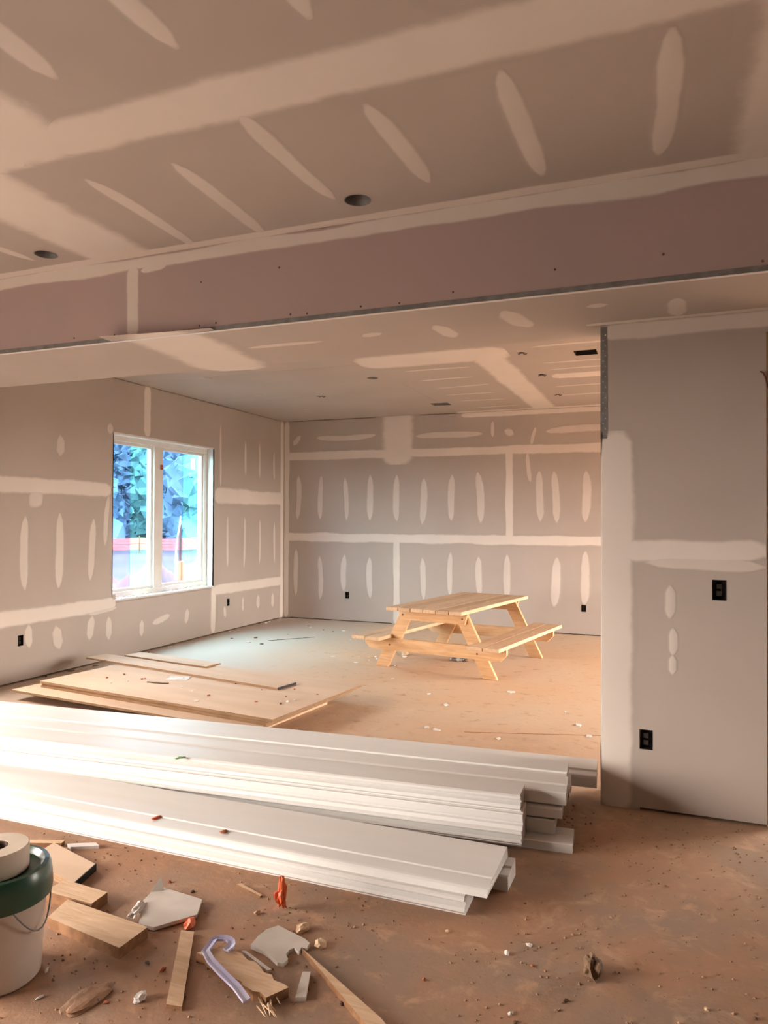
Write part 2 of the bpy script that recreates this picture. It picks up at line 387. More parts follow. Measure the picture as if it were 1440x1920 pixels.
# seams
mud(wl, P_left, 4.68, 1.83, 6.16, 1.83, .17, False); mud(wl, P_left, 8.18, 1.84, YB - .06, 1.84, .22, False)
mud(wl, P_left, 4.68, .60, 6.25, .60, .15, False); mud(wl, P_left, 8.14, .585, YB - .06, .575, .14, False); mud(wl, P_left, 5.9, .52, 6.3, .55, .05, True)
mud(wl, P_left, 6.78, 2.50, 6.78, 3.03, .12, False); mud(wl, P_left, 8.11, .05, 8.11, .60, .11, False)
mud(wl, P_left, YB - .055, .03, YB - .055, 3.03, .10, False)
mud(wl, P_left, 6.17, 1.75, 6.12, 1.25, .07, True); mud(wl, P_left, 5.25, 1.74, 5.18, 1.66, .18, True)
for s in [(5.1, 1.52, 5.1, 0.87, 0.1), (5.51, 1.55, 5.5, 0.86, 0.1), (5.96, 1.49, 5.91, 0.9, 0.1), (5.5, 2.32, 5.5, 2.16, 0.1), (6.18, 2.53, 6.18, 2.45, 0.1), (5.14, 0.50, 5.15, 0.32, 0.09), (5.47, 0.44, 5.51, 0.26, 0.12), (5.95, 0.48, 5.92, 0.28, 0.1), (6.19, 0.45, 6.19, 0.24, 0.09), (6.72, 0.35, 6.72, 0.20, 0.08), (6.92, 0.3, 7.2, 0.35, 0.08), (7.56, 0.38, 7.54, 0.24, 0.09), (8.25, 2.79, 8.26, 1.96, 0.05), (8.87, 2.62, 8.88, 2.15, 0.055), (9.24, 2.64, 9.26, 2.14, 0.055), (9.67, 2.54, 9.69, 2.13, 0.055), (8.43, 1.55, 8.43, 0.88, 0.055), (8.86, 1.54, 8.85, 0.85, 0.055), (9.27, 1.51, 9.26, 0.87, 0.055), (9.69, 1.48, 9.7, 0.87, 0.055), (8.83, 0.41, 8.83, 0.24, 0.06), (9.24, 0.40, 9.24, 0.24, 0.09), (9.65, 0.39, 9.65, 0.21, 0.09), (8.37, 0.33, 8.39, 0.20, 0.06), (4.70, 1.5, 4.70, .9, .1), (4.69, .48, 4.70, .3, .1)]:
    mud(wl, P_left, *s)

# ------------------------------------------------------------------ back wall
wb = wall_backing('wall_back', P_back, rect(XL - .15, XF + .15, 0, H + .3), [], 'back wall of grey drywall with rows of plaster strokes')
HB = [hole(a, b, BW, BH) for a, b in OUT_B]
sheets(wb, P_back, [(XL, -3.71, Z0, 1.25), (-3.71, -.05, Z0, 1.25), (-.05, XF, Z0, 1.25),
                    (XL, -2.05, 1.25, 2.50), (-2.05, 1.6, 1.25, 2.50), (1.6, XF, 1.25, 2.50),
                    (XL, -3.71, 2.50, H - .006), (-3.71, -.05, 2.50, H - .006), (-.05, XF, 2.50, H - .006)], HB)
mud(wb, P_back, XL + .05, 2.505, -.2, 2.495, .13, False); mud(wb, P_back, XL + .05, 1.255, -.2, 1.25, .14, False, wav=.16)
mud(wb, P_back, -2.05, 1.27, -2.05, 2.48, .12, False); mud(wb, P_back, -3.71, .03, -3.71, 1.22, .11, False)
mud(wb, P_back, -3.70, 2.46, -3.70, 3.04, .50, False, wav=.02)
mud(wb, P_back, XL + .055, .03, XL + .055, 3.03, .09, False); mud(wb, P_back, -2.72, 3.01, 1.5, 3.01, .07, False)
for s in [(-5.35, 2.18, -5.35, 1.55, 0.09), (-4.94, 2.17, -4.95, 1.55, 0.09), (-4.54, 2.14, -4.52, 1.53, 0.08), (-4.14, 2.17, -4.14, 1.54, 0.1), (-3.72, 2.16, -3.7, 1.53, 0.1), (-3.29, 2.1, -3.32, 1.49, 0.11), (-2.87, 2.15, -2.88, 1.54, 0.1), (-2.5, 2.17, -2.46, 1.51, 0.11), (-1.64, 2.17, -1.63, 1.54, 0.11), (-1.44, 2.17, -1.4, 1.52, 0.11), (-1.02, 2.16, -1.02, 1.53, 0.12), (-5.37, 1.05, -5.37, 0.37, 0.08), (-4.97, 0.95, -4.97, 0.33, 0.09), (-4.55, 0.98, -4.55, 0.47, 0.09), (-4.13, 0.95, -4.12, 0.38, 0.09), (-3.31, 0.96, -3.29, 0.4, 0.09), (-2.89, 1.05, -2.89, 0.46, 0.08), (-2.48, 0.99, -2.47, 0.48, 0.1), (-2.08, 1.03, -2.07, 0.45, 0.1), (-1.41, 1.0, -1.44, 0.39, 0.12), (-1.03, 1.09, -1.03, 0.43, 0.12), (-5.01, 2.77, -4.07, 2.78, 0.09), (-3.4, 2.74, -2.45, 2.74, 0.09), (-1.53, 2.73, -0.6, 2.76, 0.1), (-5.32, 2.81, -5.42, 2.7, 0.08), (-2.1, 2.76, -2.01, 2.72, 0.1), (-2.29, 2.9, -2.29, 2.7, 0.05), (-1.69, 2.79, -1.74, 2.57, 0.05), (-1.8, 2.45, -1.77, 2.06, 0.06)]:
    mud(wb, P_back, *s)

# ------------------------------------------------------------------ ceiling
def cslab(): return poly_slab('ceiling', [(XL - .15, YN - .2), (XR + .2, YN - .2), (XR + .2, YS + .2), (XF + .2, YS + .2), (XF + .2, YB + .2), (XL - .15, YB + .2)], [], lambda a, b, d: P_ceil(a, b, d + .11), .12, 'framing_lumber')
ce = struct(cslab(), 'flat ceiling of taped grey drywall on both sides of the beam')
CANS = [(-1.39, 3.18, .062), (-3.37, 3.19, .062), (-4.65, 6.61, .058), (-2.97, 7.22, .058), (-4.67, 7.73, .058), (-4.66, 8.91, .055)]
RAGS = [(-1.25, 6.62), (-1.24, 7.68), (-1.25, 8.94), (-4.0, 8.06)]
CBOX = [(-2.79, 9.15, .24, .20), (-.70, 6.80, .20, .20)]
HC = [circ(x, y, r) for x, y, r in CANS] + [hole(x, y, a, b) for x, y, a, b in CBOX]
rr = random.Random(3)
for x, y in RAGS: HC.append([(x + .045 * (.6 + .7 * rr.random()) * math.cos(k * .785), y + .045 * (.6 + .7 * rr.random()) * math.sin(k * .785)) for k in range(8)])
sheets(ce, P_ceil, [(XL, -3.0, 2.24, YBM), (-3.0, .42, 2.24, YBM), (.42, XR, 2.24, YBM), (XL, -2.47, 1.02, 2.24), (-2.47, 1.2, 1.02, 2.24), (1.2, XR, 1.02, 2.24),
                    (XL, -.5, -.2, 1.02), (-.5, XR, -.2, 1.02), (XL, -1.4, -1.42, -.2), (-1.4, XR, -1.42, -.2), (XL, -.5, YN, -1.42), (-.5, XR, YN, -1.42),
                    (XL, -2.775, YS, 6.55), (-2.775, .9, YS, 6.55), (.9, XF, YS, 6.55),
                    (XL, -2.775, 6.55, 8.05), (XL, -2.775, 8.05, YB - .004), (-2.775, -1.58, 6.55, YB), (-1.58, XF, 6.55, 7.79), (-1.58, XF, 7.79, 9.0), (-1.58, XF, 9.0, YB)], HC)
# near half
mud(ce, P_ceil, -3.9, 2.24, 1.6, 2.25, .27, False, wav=.08); mud(ce, P_ceil, -2.98, 2.28, -2.98, 3.40, .47, False, wav=.06)
mud(ce, P_ceil, -2.48, 1.1, -2.48, 2.22, .54, False, wav=.06); mud(ce, P_ceil, .46, 2.3, .46, 3.40, .44, False, wav=.05)
mud(ce, P_ceil, -5.4, YBM - .035, 2.0, YBM - .035, .08, False)
for s in [(-0.53, 2.45, -0.52, 3.23, 0.09), (0.01, 2.43, -0.04, 3.22, 0.09), (-1.04, 2.47, -1.02, 3.11, 0.09), (-1.51, 2.35, -1.49, 3.11, 0.09), (-1.99, 2.58, -2.02, 3.38, 0.085), (-2.46, 2.56, -2.48, 3.40, 0.08), (-1.97, 1.4, -1.99, 1.9, 0.11), (-1.5, 1.3, -1.49, 1.92, 0.1), (-1.03, 1.3, -1.02, 1.95, 0.1), (-3.60, 2.65, -3.51, 3.23, 0.07), (-.5, 1.3, -.52, 1.9, .1)]:
    mud(ce, P_ceil, *s)
# far half
mud(ce, P_ceil, -2.70, 6.54, -1.50, 6.54, .56, False, wav=.03); mud(ce, P_ceil, -1.58, 6.7, -1.56, 9.95, .34, False, wav=.08)
mud(ce, P_ceil, -1.08, 7.80, 1.2, 7.80, .28, False, wav=.06); mud(ce, P_ceil, -2.75, YB - .06, 1.5, YB - .06, .11, False)
for s in [(-2.52, 7.02, -1.85, 7.04, 0.06), (-2.55, 7.55, -1.95, 7.53, 0.06), (-2.51, 8.04, -1.88, 7.98, 0.06), (-2.52, 8.51, -1.93, 8.53, 0.06), (-2.49, 8.99, -1.92, 9.01, 0.06), (-2.52, 9.58, -1.84, 9.57, 0.06), (-1.12, 7.10, -0.4, 7.1, 0.06), (-1.12, 6.42, -.3, 6.42, .06), (-1.12, 7.44, -0.4, 7.44, 0.06), (-1.2, 8.4, -.4, 8.4, .06), (-1.2, 9.0, -.4, 9.0, .08)]:
    mud(ce, P_ceil, *s)

# ------------------------------------------------------------------ beam and soffit
so = poly_slab('ceiling_soffit', rect(XL, XR, YBM + .06, YS - .01), [], lambda a, b, d: P_soff(a, b, .06 + d), H - ZS - .055, 'framing_lumber')
struct(so, 'boxed beam across the room with mauve board face and pale underside')
sheets(so, P_beam, [(XL, -2.925, ZS + .004, H - .003), (-2.925, .74, ZS + .004, H - .003), (.74, XR, ZS + .004, H - .003)], mat='mauve_board_paper')
sheets(so, P_soff, [(XL, -2.72, YBM + .0135, YS), (-2.72, .94, YBM + .0135, YS), (.94, XR, YBM + .0135, YS)])
sheets(so, lambda a, b, d: (a, YS + .0127 - d, b), [(XL, -1.94, ZS, H - .003), (-1.94, 1.72, ZS, H - .003), (1.72, XR, ZS, H - .003)])
mud(so, P_beam, -2.925, ZS + .02, -2.925, 3.0, .09, False)
mud(so, P_beam, -5.4, H - .04, 2.0, H - .04, .085, False, wav=.3)
mud(so, P_beam, -2.86, H - .085, -2.7, H - .075, .05, True)
mud(so, P_soff, -2.72, YBM + .05, -2.80, YS - .03, .54, False, wav=.04)
for s in [(-2.4, 3.83, -1.91, 3.84, 0.06), (-1.62, 3.82, -1.52, 3.79, 0.08), (-1.17, 3.76, -1.14, 4.0, 0.1), (-0.77, 3.63, -0.71, 3.93, 0.12), (-0.36, 3.68, -0.29, 3.67, 0.08), (0.03, 3.70, 0.04, 3.98, 0.09)]:
    mud(so, P_soff, *s)
mud(so, P_soff, XE - .06, YP - .03, 1.4, YP - .03, .055, False)
bead = box('corner_bead', (XL + .01, YBM - .0022, ZS - .0015), (2.2, YBM + .0, ZS + .024), 'galvanised_steel', so); bead['label'] = 'grey metal corner bead along the lower beam edge'
box('corner_bead', (XL + .01, YBM - .0022, ZS - .0022), (2.2, YBM + .024, ZS - .0005), 'white_trim', so)
for x, z in [(-1.95, 2.87), (-2.45, 2.85), (-3.06, 2.605), (-3.37, 2.615), (-2.46, 2.605), (-2.35, 2.61), (-1.88, 2.61), (-1.78, 2.605), (-1.47, 2.61), (-1.26, 2.605), (-0.98, 2.63), (-0.49, 2.68), (-0.02, 2.69), (0.37, 2.61)]:
    bm = bmesh.new(); bmesh.ops.create_cone(bm, cap_ends=True, segments=10, radius1=.006, radius2=.004, depth=.004, matrix=Matrix.Translation((x, YBM - .001, z)) @ Matrix.Rotation(math.pi / 2, 4, 'X'))
    from_bm('screw', bm, 'screw_steel', so)

# ------------------------------------------------------------------ partition stub on the right, door opening beyond it
def part_back(name, outer, label): return struct(poly_slab(name, outer, [], lambda a, b, d: P_part(a, b, d + .062), YS - YP - .075, 'framing_lumber'), label)
wp = part_back('wall_partition', [(XE + .013, 0), (DX0 - .002, 0), (DX0 - .002, DZ), (DX1, DZ), (DX1, 0), (XR, 0), (XR, ZS - .02), (XE + .013, ZS - .02)], 'stub wall of grey drywall on the right under the beam')
HP = [hole(a, b, .066, .104) for a, b in OUT_P] + [rect(DX0, DX1, -.1, DZ)]
sheets(wp, P_part, [(XE, XR, Z0, 1.355), (XE, XR, 1.355, ZS - .002)], HP)
sheets(wp, lambda a, b, d: (XE + d, a, b), [(YP + .0135, YS, Z0, ZS - .002)])
mud(wp, P_stub, XE + .075, .03, XE + .078, 1.95, .18, False, wav=.1); mud(wp, P_stub, XE + .12, 1.355, DX0 - .03, 1.36, .115, False, wav=.2)
mud(wp, P_stub, -.1, 1.30, DX0 - .02, 1.29, .07, True)
mud(wp, P_part, XE + .02, ZS - .042, 1.4, ZS - .042, .09, False)
for s in [(0.01, 1.17, 0.01, 1.02, 0.05), (0.02, 0.95, 0.02, 0.83, 0.045), (0.02, 0.81, 0.02, 0.73, 0.04)]: mud(wp, P_part, *s)
mud(wp, lambda a, b, d: (XE + d, a, b), YP + .12, .03, YP + .12, 1.95, .17, False)
# perforated corner bead on the bare upper part of the edge
bd = poly_slab('corner_bead', rect(XE - .002, XE + .034, 1.955, ZS - .012), [circ(XE + .012 + .012 * (k % 2), 1.98 + .028 * k, .0045, 8) for k in range(20)], lambda a, b, d: P_part(a, b, d - .0022), .0012, 'galvanised_steel', wp)
bd['label'] = 'perforated grey steel corner bead'
box('corner_bead', (XE - .0022, YP - .002, 1.955), (XE - .001, YP + .03, ZS - .012), 'galvanised_steel', wp)
# rough door frame
tj = struct(box('trim_1', (DX0, YP + .004, 0), (DX0 + .040, YS - .005, DZ), 'framing_lumber'), 'brown wooden jamb at the right edge of the stub wall')
struct(box('trim_2', (DX1 - .04, YP + .004, 0), (DX1, YS - .005, DZ), 'framing_lumber'), 'brown wooden jamb on the far side of the door opening')
tube('loose_strap', [(.428, YP - .004, 2.262), (.438, YP - .012, 2.255), (.448, YP - .014, 2.235), (.456, YP - .010, 2.205), (.459, YP + .004, 2.18)], .0045, 'rust_wire', tj)

# ------------------------------------------------------------------ walls outside the view
wr = wall_backing('wall_right', P_right, rect(YN - .2, YS + .1, 0, H + .3), [], 'right wall of grey drywall')
sheets(wr, P_right, [(YN, -.9, Z0, 1.25), (-.9, 2.7, Z0, 1.25), (2.7, YS, Z0, 1.25), (YN, 1, 1.25, H - .004), (1, YS, 1.25, H - .004)])
def P_far(a, b, d): return (XF + d, a, b)
wf_ = wall_backing('wall_far_right', P_far, notched(YS, YB + .1, FDOOR[0], FDOOR[1], FDOOR[3], H + .1), [], 'right wall of the far room with an open yard door')
sheets(wf_, P_far, [(YS, 7.8, Z0, 1.25), (7.8, YB, Z0, 1.25), (YS, 6.0, 1.25, H - .004), (6.0, YB, 1.25, H - .004)], [rect(FDOOR[0], FDOOR[1], -.1, FDOOR[3])])
wn = wall_backing('wall_rear', P_rear, rect(XL - .15, XR + .2, 0, H + .3), [], 'rear wall of grey drywall')
sheets(wn, P_rear, [(XL, -2, Z0, 1.25), (-2, 1.6, Z0, 1.25), (1.6, XR, Z0, 1.25), (XL, -2, 1.25, H - .004), (-2, XR, 1.25, H - .004)])
for (lo, hi) in [((XL - .165, DOOR[0] - .0, 0), (XL + .001, DOOR[0] + .03, DOOR[3])), ((XL - .165, DOOR[1] - .03, 0), (XL + .001, DOOR[1], DOOR[3])), ((XL - .165, DOOR[0] + .03, DOOR[3] - .03), (XL + .001, DOOR[1] - .03, DOOR[3]))]:
    box('door_lining', lo, hi, 'framing_lumber', wl)
for (y0_, y1_, z0_, z1_) in [(SIDE[0] - .013, SIDE[0] + .02, SIDE[2], SIDE[3]), (SIDE[1] - .02, SIDE[1] + .013, SIDE[2], SIDE[3]), (SIDE[0] + .02, SIDE[1] - .02, SIDE[2] - .013, SIDE[2] + .02), (SIDE[0] + .02, SIDE[1] - .02, SIDE[3] - .02, SIDE[3] + .013)]:
    box('window_lining', (XL - .165, y0_, z0_), (XL - .014, y1_, z1_), 'framing_lumber', wl)

# ------------------------------------------------------------------ window
wy0, wy1, wz0, wz1 = WIN
win = thing('window_1', 'white two-pane window with blue protective film, in the left wall', 'window', (XL - .12, (wy0 + wy1) / 2, wz0)); del win['category']; win['kind'] = 'structure'
ox, oy, oz = XL - .12, (wy0 + wy1) / 2, wz0
def wbox(name, x0, x1, y0, y1, z0, z1, mat, parent=win, bevel=0): return box(name, (x0 - ox, y0 - oy, z0 - oz), (x1 - ox, y1 - oy, z1 - oz), mat, parent, bevel)
xi, xo = XL - .105, XL - .195          # inner face and outer face of the frame
# drywall returns round the opening
wbox('reveal', xi, XL, wy0 - .012, wy0, wz0, wz1, 'joint_compound'); wbox('reveal', xi, XL, wy1, wy1 + .012, wz0, wz1, 'white_trim')
wbox('reveal', xi, XL, wy0, wy1, wz1, wz1 + .012, 'white_trim'); wbox('window_sill', xi, XL + .006, wy0, wy1, wz0 - .014, wz0 + .004, 'white_trim', bevel=.002)
wbox('corner_bead', XL - .002, XL + .003, wy0, wy1, wz1 - .004, wz1 + .014, 'white_trim')
FWD = .062
fr = wbox('frame_rail', xo, xi, wy0, wy1, wz0 + .004, wz0 + .004 + FWD, 'vinyl_frame', bevel=.004)
wbox('frame_rail', xo, xi, wy0, wy1, wz1 - FWD, wz1, 'vinyl_frame', bevel=.004)
wbox('frame_stile', xo, xi, wy0, wy0 + FWD, wz0 + .066, wz1 - FWD, 'vinyl_frame', bevel=.004); wbox('frame_stile', xo, xi, wy1 - FWD, wy1, wz0 + .066, wz1 - FWD, 'vinyl_frame', bevel=.004)
ym0, ym1 = 7.035, 7.195
wbox('mullion', xo, xi + .004, ym0, ym1, wz0 + .066, wz1 - FWD, 'vinyl_frame', bevel=.005)
for k, (a, b) in enumerate([(wy0 + FWD, ym0), (ym1, wy1 - FWD)]):
    z0, z1 = wz0 + .066, wz1 - FWD; s = .032
    sash = thing('sash', '', '', (0, 0, 0)); del sash['label']; del sash['category']; sash.parent = win
    xs0, xs1 = xo + .01, xi - .022
    for q in [(a, b, z0, z0 + s), (a, b, z1 - s, z1), (a, a + s, z0 + s, z1 - s), (b - s, b, z0 + s, z1 - s)]:
        wbox('sash_bar', xs0, xs1, *q, 'vinyl_frame', sash, .003)
    xg = xo + .03
    wbox('pane', xg - .003, xg + .003, a + s - .004, b - s + .004, z0 + s - .004, z1 - s + .004, 'window_glass', sash)
    ms = a + s + (b - a - 2 * s) * (.52 if k == 0 else .55)
    f1 = wbox('protective_film', xg + .0035, xg + .0043, a + s, ms + .012, z0 + s, z1 - s, 'blue_film', sash); f1['label'] = 'blue protective film strip'
    f2 = wbox('protective_film', xg + .0046, xg + .0054, ms, b - s, z0 + s, z1 - s, 'cyan_film', sash); f2['label'] = 'pale cyan protective film strip'
stk = wbox('sticker', xo + .037, xo + .038, 7.82, 7.905, 2.17, 2.31, 'thin_paper'); stk['label'] = 'white paper sticker in the pane corner'
wbox('latch', xi + .004, xi + .02, 7.14, 7.185, 2.115, 2.175, 'brick_red', bevel=.004)
# curled loose film on the right pane and wrinkles
wr_me = []
for k in range(13):
    s = k / 12; z = .76 + s * .80; y = 7.50 + .10 * s - .03 * math.sin(s * 3.2); wdt = .036 * (1 - s) + .004
    wr_me += [(xo + .040 - ox, y - oy, z - oz), (xo + .052 + .01 * math.sin(s * 9) - ox, y + wdt - oy, z - oz)]
mesh('loose_film', wr_me, [(2 * k, 2 * k + 1, 2 * k + 3, 2 * k + 2) for k in range(12)], 'thin_paper', win)
# plaster crumbs on the sill
rc = random.Random(11)
cr = bmesh.new()
for k in range(70):
    y = rc.choice([rc.uniform(wy0 + .1, wy0 + .5), rc.uniform(wy0 + .1, wy1 - .1), rc.uniform(7.6, 8.0)]); r = rc.uniform(.004, .014)
    bmesh.ops.create_icosphere(cr, subdivisions=1, radius=r, matrix=Matrix.Translation((rc.uniform(XL - .08, XL - .01) - ox, y - oy, wz0 + .004 + r * .5 - oz)) @ Matrix.Diagonal((1, rc.uniform(1, 2.5), .7, 1)))
co = from_bm('plaster_crumbs', cr, 'gypsum_core', win); co['kind'] = 'stuff'
tube('latch_cord', [(XL - .09 - ox, 7.17 - oy, wz0 + .09 - oz), (XL - .06 - ox, 7.19 - oy, wz0 + .06 - oz), (XL - .03 - ox, 7.25 - oy, wz0 + .02 - oz), (XL - .015 - ox, 7.3 - oy, wz0 + .012 - oz)], .006, 'vinyl_frame', win)

# ------------------------------------------------------------------ electrical boxes
def outlet(fmap, a, b, label, bw=BW, bh=BH, dev=True):
    org = Vector(fmap(a, b, 0))
    t = thing('outlet_box', label, 'outlet box', org, group='open outlet boxes in the drywall')
    def mp(x, y, d): return Vector(fmap(a + x, b + y, d)) - org
    w2, h2, dp = bw / 2 - .001, bh / 2 - .001, .050; th = .002
    vs = [mp(sx * w2, sy * h2, d) for d in (-.0015, dp) for sx, sy in ((-1, -1), (1, -1), (1, 1), (-1, 1))]
    vi = [mp(sx * (w2 - th), sy * (h2 - th), d) for d in (-.0015, dp - th) for sx, sy in ((-1, -1), (1, -1), (1, 1), (-1, 1))]
    n = 8; V = vs + vi; F = []
    for k in range(4):
        j = (k + 1) % 4
        F += [(k, j, 4 + j, 4 + k), (8 + k, 8 + j, 12 + j, 12 + k), (k, j, 8 + j, 8 + k)]
    F += [(4, 5, 6, 7), (12, 13, 14, 15)]
    bm = bmesh.new(); bv = [bm.verts.new(v) for v in V]
    for f in F: bm.faces.new([bv[i] for i in f])
    from_bm('housing', bm, 'black_plastic', t)
    if dev:
        bm = bmesh.new(); pts = []
        for z0, z1, hw, d0, d1 in [(-.030, -.006, .012, .012, .04), (.006, .030, .012, .012, .04)]:
            vv = [bm.verts.new(mp(sx * hw, zz, dd)) for dd in (d0, d1) for sx, zz in ((-1, z0), (1, z0), (1, z1), (-1, z1))]
            for f in [(0, 1, 2, 3), (4, 5, 6, 7), (0, 1, 5, 4), (1, 2, 6, 5), (2, 3, 7, 6), (3, 0, 4, 7)]: bm.faces.new([vv[i] for i in f])
        from_bm('clamp', bm, 'dark_cavity', t)
    tube('wire', [mp(.004, -.02, .044), mp(.014, -.01, .022), mp(.006, .012, .018), mp(-.008, .018, .04)], .003, 'rust_wire', t)
    return t
outlet(P_left, *OUT_L[0], 'outlet box low in the left wall, left of the window')
outlet(P_left, *OUT_L[1], 'outlet box low in the left wall, right of the window')
outlet(P_back, *OUT_B[0], 'outlet box low in the back wall, left of the picnic table')
outlet(P_back, *OUT_B[1], 'outlet box low in the back wall, right of the picnic table')
outlet(P_part, *OUT_P[0], 'outlet box at waist height in the stub wall on the right', .066, .104)
outlet(P_part, *OUT_P[1], 'outlet box near the floor in the stub wall on the right', .066, .104)

# ------------------------------------------------------------------ ceiling openings
CL = ['empty round light can in the near ceiling above the beam, right one', 'empty round light can in the near ceiling above the beam, left one',
      'pale round light hole in the far ceiling nearest the window', 'dark round light hole in the far ceiling beside the open board joint',
      'pale round light hole in the far ceiling, second out from the left wall corner', 'pale round light hole in the far ceiling closest to the back left corner']
for (x, y, r), lb in zip(CANS, CL):
    dark = y < 5 or x > -3.5
    t = thing('light_can', lb, 'light can', (x, y, H), group='round light holes in the ceiling')
    dp = .07 if dark else .03
    lathe('housing', [(r + .004, -.0015), (r - .001, -.0015), (r - .002, 0), (r - .003, dp), (.001, dp + .001)], 'galvanised_steel' if dark else 'drywall_scrap', t, 24)
    if dark:
        tube('wire', [(-.02, .01, dp), (-.01, .0, dp * .5), (.02, -.01, .03), (.03, .01, dp * .6)], .004, 'brick_red', t)
        box('clip', (r * .3, -r * .75, .012), (r * .62, -r * .4, .03), 'galvanised_steel', t)
for k, ((x, y), lb) in enumerate(zip(RAGS, ['ragged wire hole in the far ceiling nearest the beam on the right', 'ragged wire hole in the far ceiling at the end of the cross joint', 'ragged wire hole in the far ceiling nearest the back wall', 'small wire hole in the bare left part of the far ceiling'])):
    t = thing('wire_stub', lb, 'wire', (x, y, H), group='wire stubs poking from the ceiling')
    lathe('sleeve', [(.022, .004), (.02, .05), (.001, .05)], 'dark_cavity', t, 12)
    tube('wire', [(0, 0, .05), (.01, .0, .0), (.03, .008, -.015), (.05, .0, -.006)], .004, 'rust_wire', t)
    tube('wire', [(0, 0, .05), (-.01, .005, .0), (-.03, .0, -.012)], .004, 'black_plastic', t)
for (x, y, a, b), lb in zip(CBOX, ['rectangular duct opening in the far ceiling nearest the back wall', 'dark rectangular duct opening in the far ceiling beside the stub wall']):
    t = thing('vent_opening', lb, 'vent', (x, y, H), group='duct openings in the far ceiling')
    bm = bmesh.new(); aa, bb = a / 2 - .002, b / 2 - .002
    for q in [((-aa, -bb, -.001), (-aa + .004, bb, .09)), ((aa - .004, -bb, -.001), (aa, bb, .09)), ((-aa + .004, -bb, -.001), (aa - .004, -bb + .004, .09)), ((-aa + .004, bb - .004, -.001), (aa - .004, bb, .09)), ((-aa + .004, -bb + .004, .085), (aa - .004, bb - .004, .09))]: bm_box(bm, *q)
    from_bm('duct_boot', bm, 'galvanised_steel' if x < -2 else 'dark_cavity', t)
    box('damper_blade', (-aa + .006, -.004, .03), (aa - .006, .004, .07), 'galvanised_steel' if x < -2 else 'dark_cavity', t)

# ------------------------------------------------------------------ white trim boards
def casing(wd, th, kind):
    if kind == 0: return [(0, 0), (wd, 0), (wd, th), (.24 * wd, th), (.225 * wd, .88 * th), (.05 * wd, .80 * th), (.02 * wd, .74 * th), (0, .6 * th)]
    if kind == 1: return [(.1 * wd, 0), (wd, 0), (wd, th), (.06 * wd, th), (.0, .93 * th), (0, .80 * th), (.05 * wd, .76 * th), (.14 * wd, .70 * th), (.20 * wd, .52 * th), (.12 * wd, .46 * th), (.04 * wd, .40 * th), (.03 * wd, .2 * th), (.10 * wd, .06 * th)]
    if kind == 2: return [(0, 0), (wd, 0), (wd, th), (.16 * wd, th), (.13 * wd, .92 * th), (.10 * wd, .92 * th), (.08 * wd, th), (.02 * wd, th), (0, .92 * th), (0, .55 * th), (.09 * wd, .50 * th), (.11 * wd, .30 * th), (.02 * wd, .24 * th)]
    return [(0, .0), (wd, 0), (wd, th), (.5 * wd, th), (.45 * wd, .9 * th), (.03 * wd, .9 * th), (0, .82 * th), (0, .1 * th)]
BO, BA = Vector((-.60, 3.30, 0)), math.radians(4.2)
def trim(label, frame, u0, u1, v, z, wd, th, kind=0, skew=0.0, bow=.004, marks=()):
    """one moulding board lying along u; v is its front edge, z its underside"""
    O, ang = frame; p = casing(wd, th, kind); L = u1 - u0; n = 10
    e = bpy.data.objects.new('trim_board', None)
    bm = bmesh.new(); rows = []
    sd = rs.random() * 50
    for i in range(n + 1):
        x = -L * i / n; off = bow * math.sin(math.pi * i / n) * math.sin(sd) ; cut = .004 * math.sin(sd * 3) if i == 0 else 0
        rows.append([bm.verts.new((x + (cut if j % 2 else 0), q[0] + off, q[1])) for j, q in enumerate(p)])
    m = len(p)
    for i in range(n):
        for j in range(m): bm.faces.new((rows[i][j], rows[i][(j + 1) % m], rows[i + 1][(j + 1) % m], rows[i + 1][j]))
    bm.faces.new(rows[0]); bm.faces.new(list(reversed(rows[-1])))
    bpy.data.objects.remove(e)
    o = from_bm('trim_board', bm, 'white_trim')
    R = Matrix.Rotation(ang, 3, 'Z'); o.location = O + R @ Vector((u1, v, 0)) + Vector((0, 0, z)); o.rotation_euler = (0, 0, ang + skew)
    tag(o, label, 'trim board', 'white trim boards stacked across the opening'); return o
FA, FB = (Vector((0, 0, 0)), 0.0), (BO, BA)
trim('lowest white trim board at the very front of the stack', FA, -5.0, -.725, 2.705, 0, .15, .072, 1)
tA = trim('widest flat white trim board lying on top of the front pile', FA, -5.1, -.645, 2.735, .072, .375, .040, 0)
trim('short-ended white trim board tucked under the back of the wide front board', FA, -5.0, -.61, 2.955, 0, .155, .070, 3)
trim('white trim board on the floor under the middle pile, its cut end sticking out in front', FB, -4.4, .20, .085, 0, .17, .045, 3)
trim('white trim board on the floor under the middle pile, farther back', FB, -4.4, .10, .30, 0, .20, .045, 3)
trim('white trim board on the floor below the rearmost board', FB, -4.4, -.22, .60, 0, .20, .045, 3)
trim('lowest of the three moulded white boards on the middle pile front', FB, -4.4, -.02, -.02, .045, .17, .070, 1)
trim('middle of the three moulded white boards on the middle pile front', FB, -4.4, -.014, -.008, .115, .165, .070, 2)
trim('topmost of the three moulded white boards on the middle pile front', FB, -4.4, -.024, .012, .185, .16, .077, 1)
trim('lower white board behind the moulded front boards', FB, -4.3, .115, .165, .045, .215, .070, 3)
trim('second white board up behind the moulded front boards', FB, -4.3, .15, .175, .115, .21, .066, 0)
trim('broad white trim board on top of the pile, next behind the moulded boards', FB, -4.35, .165, .176, .181, .21, .064, 3)
trim('lower white board in the back row of the middle pile', FB, -4.3, .13, .39, .045, .20, .070, 3)
trim('second white board up in the back row of the middle pile', FB, -4.35, .17, .392, .115, .205, .068, 2)
trim('broad white trim board on top of the pile, middle of its upper face', FB, -4.35, .155, .388, .183, .225, .066, 0)
